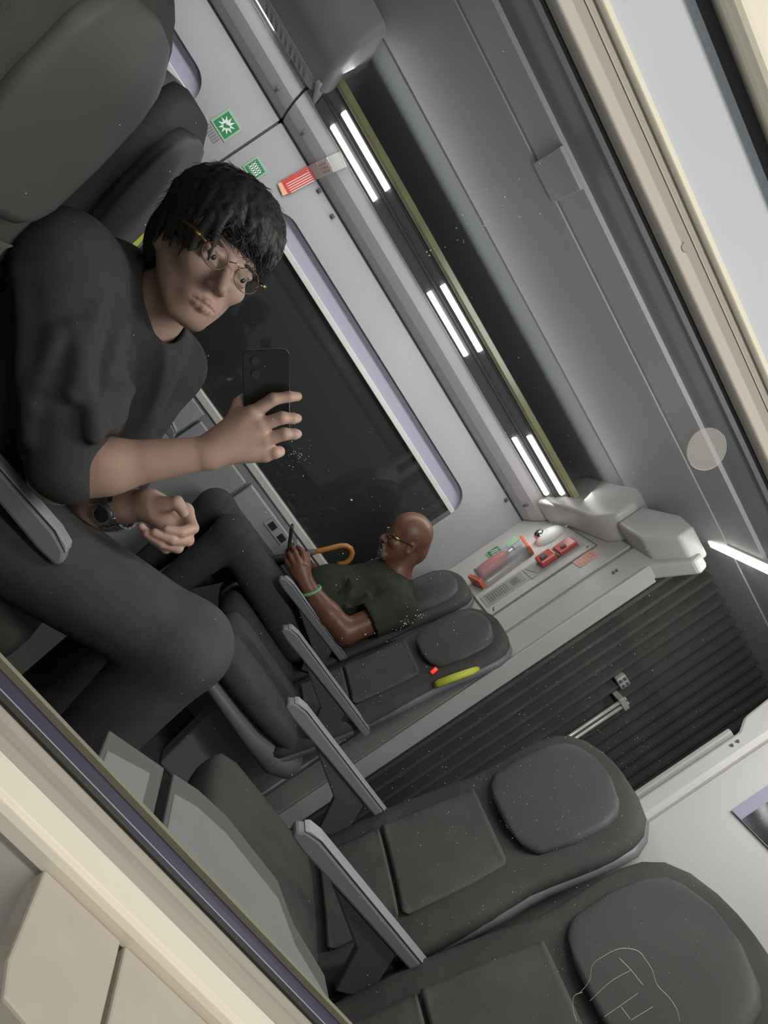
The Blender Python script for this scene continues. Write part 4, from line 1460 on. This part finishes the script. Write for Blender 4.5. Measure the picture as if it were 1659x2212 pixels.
kid(MB().tube([(1.185 + .082 * math.cos(a), 2.33 + .082 * math.sin(a), 1.098 + .022 * math.cos(a)) for a in np.linspace(-2.6, 2.6, 24)], .011, 8), 'collar', M_blackgreen, bp, smooth=True)
# trousers
S = Sdf((.36, 2.02, .06), (1.36, 2.62, .82), .007)
S.cone((1.13, 2.23, .60), (.575, 2.19, .655), .105, .080, .03)
S.cone((.575, 2.19, .655), (.62, 2.20, .12), .082, .055, .03)
S.cone((1.13, 2.43, .60), (.475, 2.40, .625), .105, .080, .03)
S.cone((.475, 2.40, .625), (.52, 2.42, .12), .080, .055, .03)
S.mesh('trousers', M_trouser, bp)
for x, y in ((.62, 2.20), (.52, 2.42)):
    S = Sdf((x - .24, y - .08, -.01), (x + .10, y + .08, .16), .007)
    S.cone((x + .02, y, .05), (x - .15, y, .042), .045, .036, .02)
    S.cone((x + .01, y, .06), (x, y, .13), .045, .048, .02)
    S.half((0, 0, .0), (0, 0, -1))
    S.mesh('shoe', M_seal, bp)
kid(MB().tube([(.945 + .012 * math.sin(a), 2.146 + .040 * math.cos(a), .783 + .040 * math.sin(a)) for a in np.linspace(0, 2 * math.pi, 21)], .0065, 8), 'wristband', M_green_band, bp, smooth=True)
# his phone
p2 = tag(empty('phone', (.735, 2.235, .828)), 'dark phone seen edge-on in the bald passenger\'s hand', 'phone')
ax_ = Vector((-.070, 0, .062)).normalized()
nn = Vector((.66, -.12, .75))
nn = (nn - ax_ * nn.dot(ax_)).normalized()
bb = ax_.cross(nn)
qq = [ax_ * a + bb * b for a, b in ((-.075, -.036), (.06, -.036), (.06, .036), (-.075, .036))]
MB().prism(qq, -nn * .006, nn * .006).build('phone_body', M_phone, p2, bevel=.004)
MB().prism([q * .93 for q in qq], nn * .006, nn * .0066).build('phone_screen', M_seal, p2)
# umbrella with a cane handle
um = tag(empty('umbrella', (.55, 2.345, .02)), 'closed black umbrella with a curved wooden crook handle', 'umbrella')
uinv = Matrix.Translation((-.55, -2.345, -.02))
hook = [(.880, 2.38, .855), (.893, 2.38, .883), (.911, 2.38, .930), (.927, 2.38, .972), (.944, 2.38, .995), (.965, 2.38, 1.004), (.988, 2.38, .998), (1.004, 2.38, .980), (1.009, 2.38, .955), (1.002, 2.38, .932), (.988, 2.38, .917)]
o = MB().tube(hook, [.012] * 9 + [.011, .009], 12).build('crook_handle', M_wood, smooth=True)
o.parent = um
o.matrix_parent_inverse = uinv
for nm, a, b, r0, r1, mt in (('ferrule', (.866, 2.378, .828), (.884, 2.38, .862), .015, .0135, M_shadowgap), ('folded_canopy', (.872, 2.379, .84), (.60, 2.35, .16), .024, .030, M_seal), ('tip', (.60, 2.35, .16), (.55, 2.345, .01), .008, .005, M_shadowgap)):
    aa, b2 = np.array(a), np.array(b)
    pts_ = [aa + (b2 - aa) * t for t in np.linspace(0, 1, 6)]
    rs = [r0 + (r1 - r0) * t for t in np.linspace(0, 1, 6)]
    if nm == 'folded_canopy':
        rs = [.018, .026, .032, .036, .026, .010]
    o = MB().tube(pts_, rs, 12).build(nm, mt, smooth=True)
    o.parent = um
    o.matrix_parent_inverse = uinv
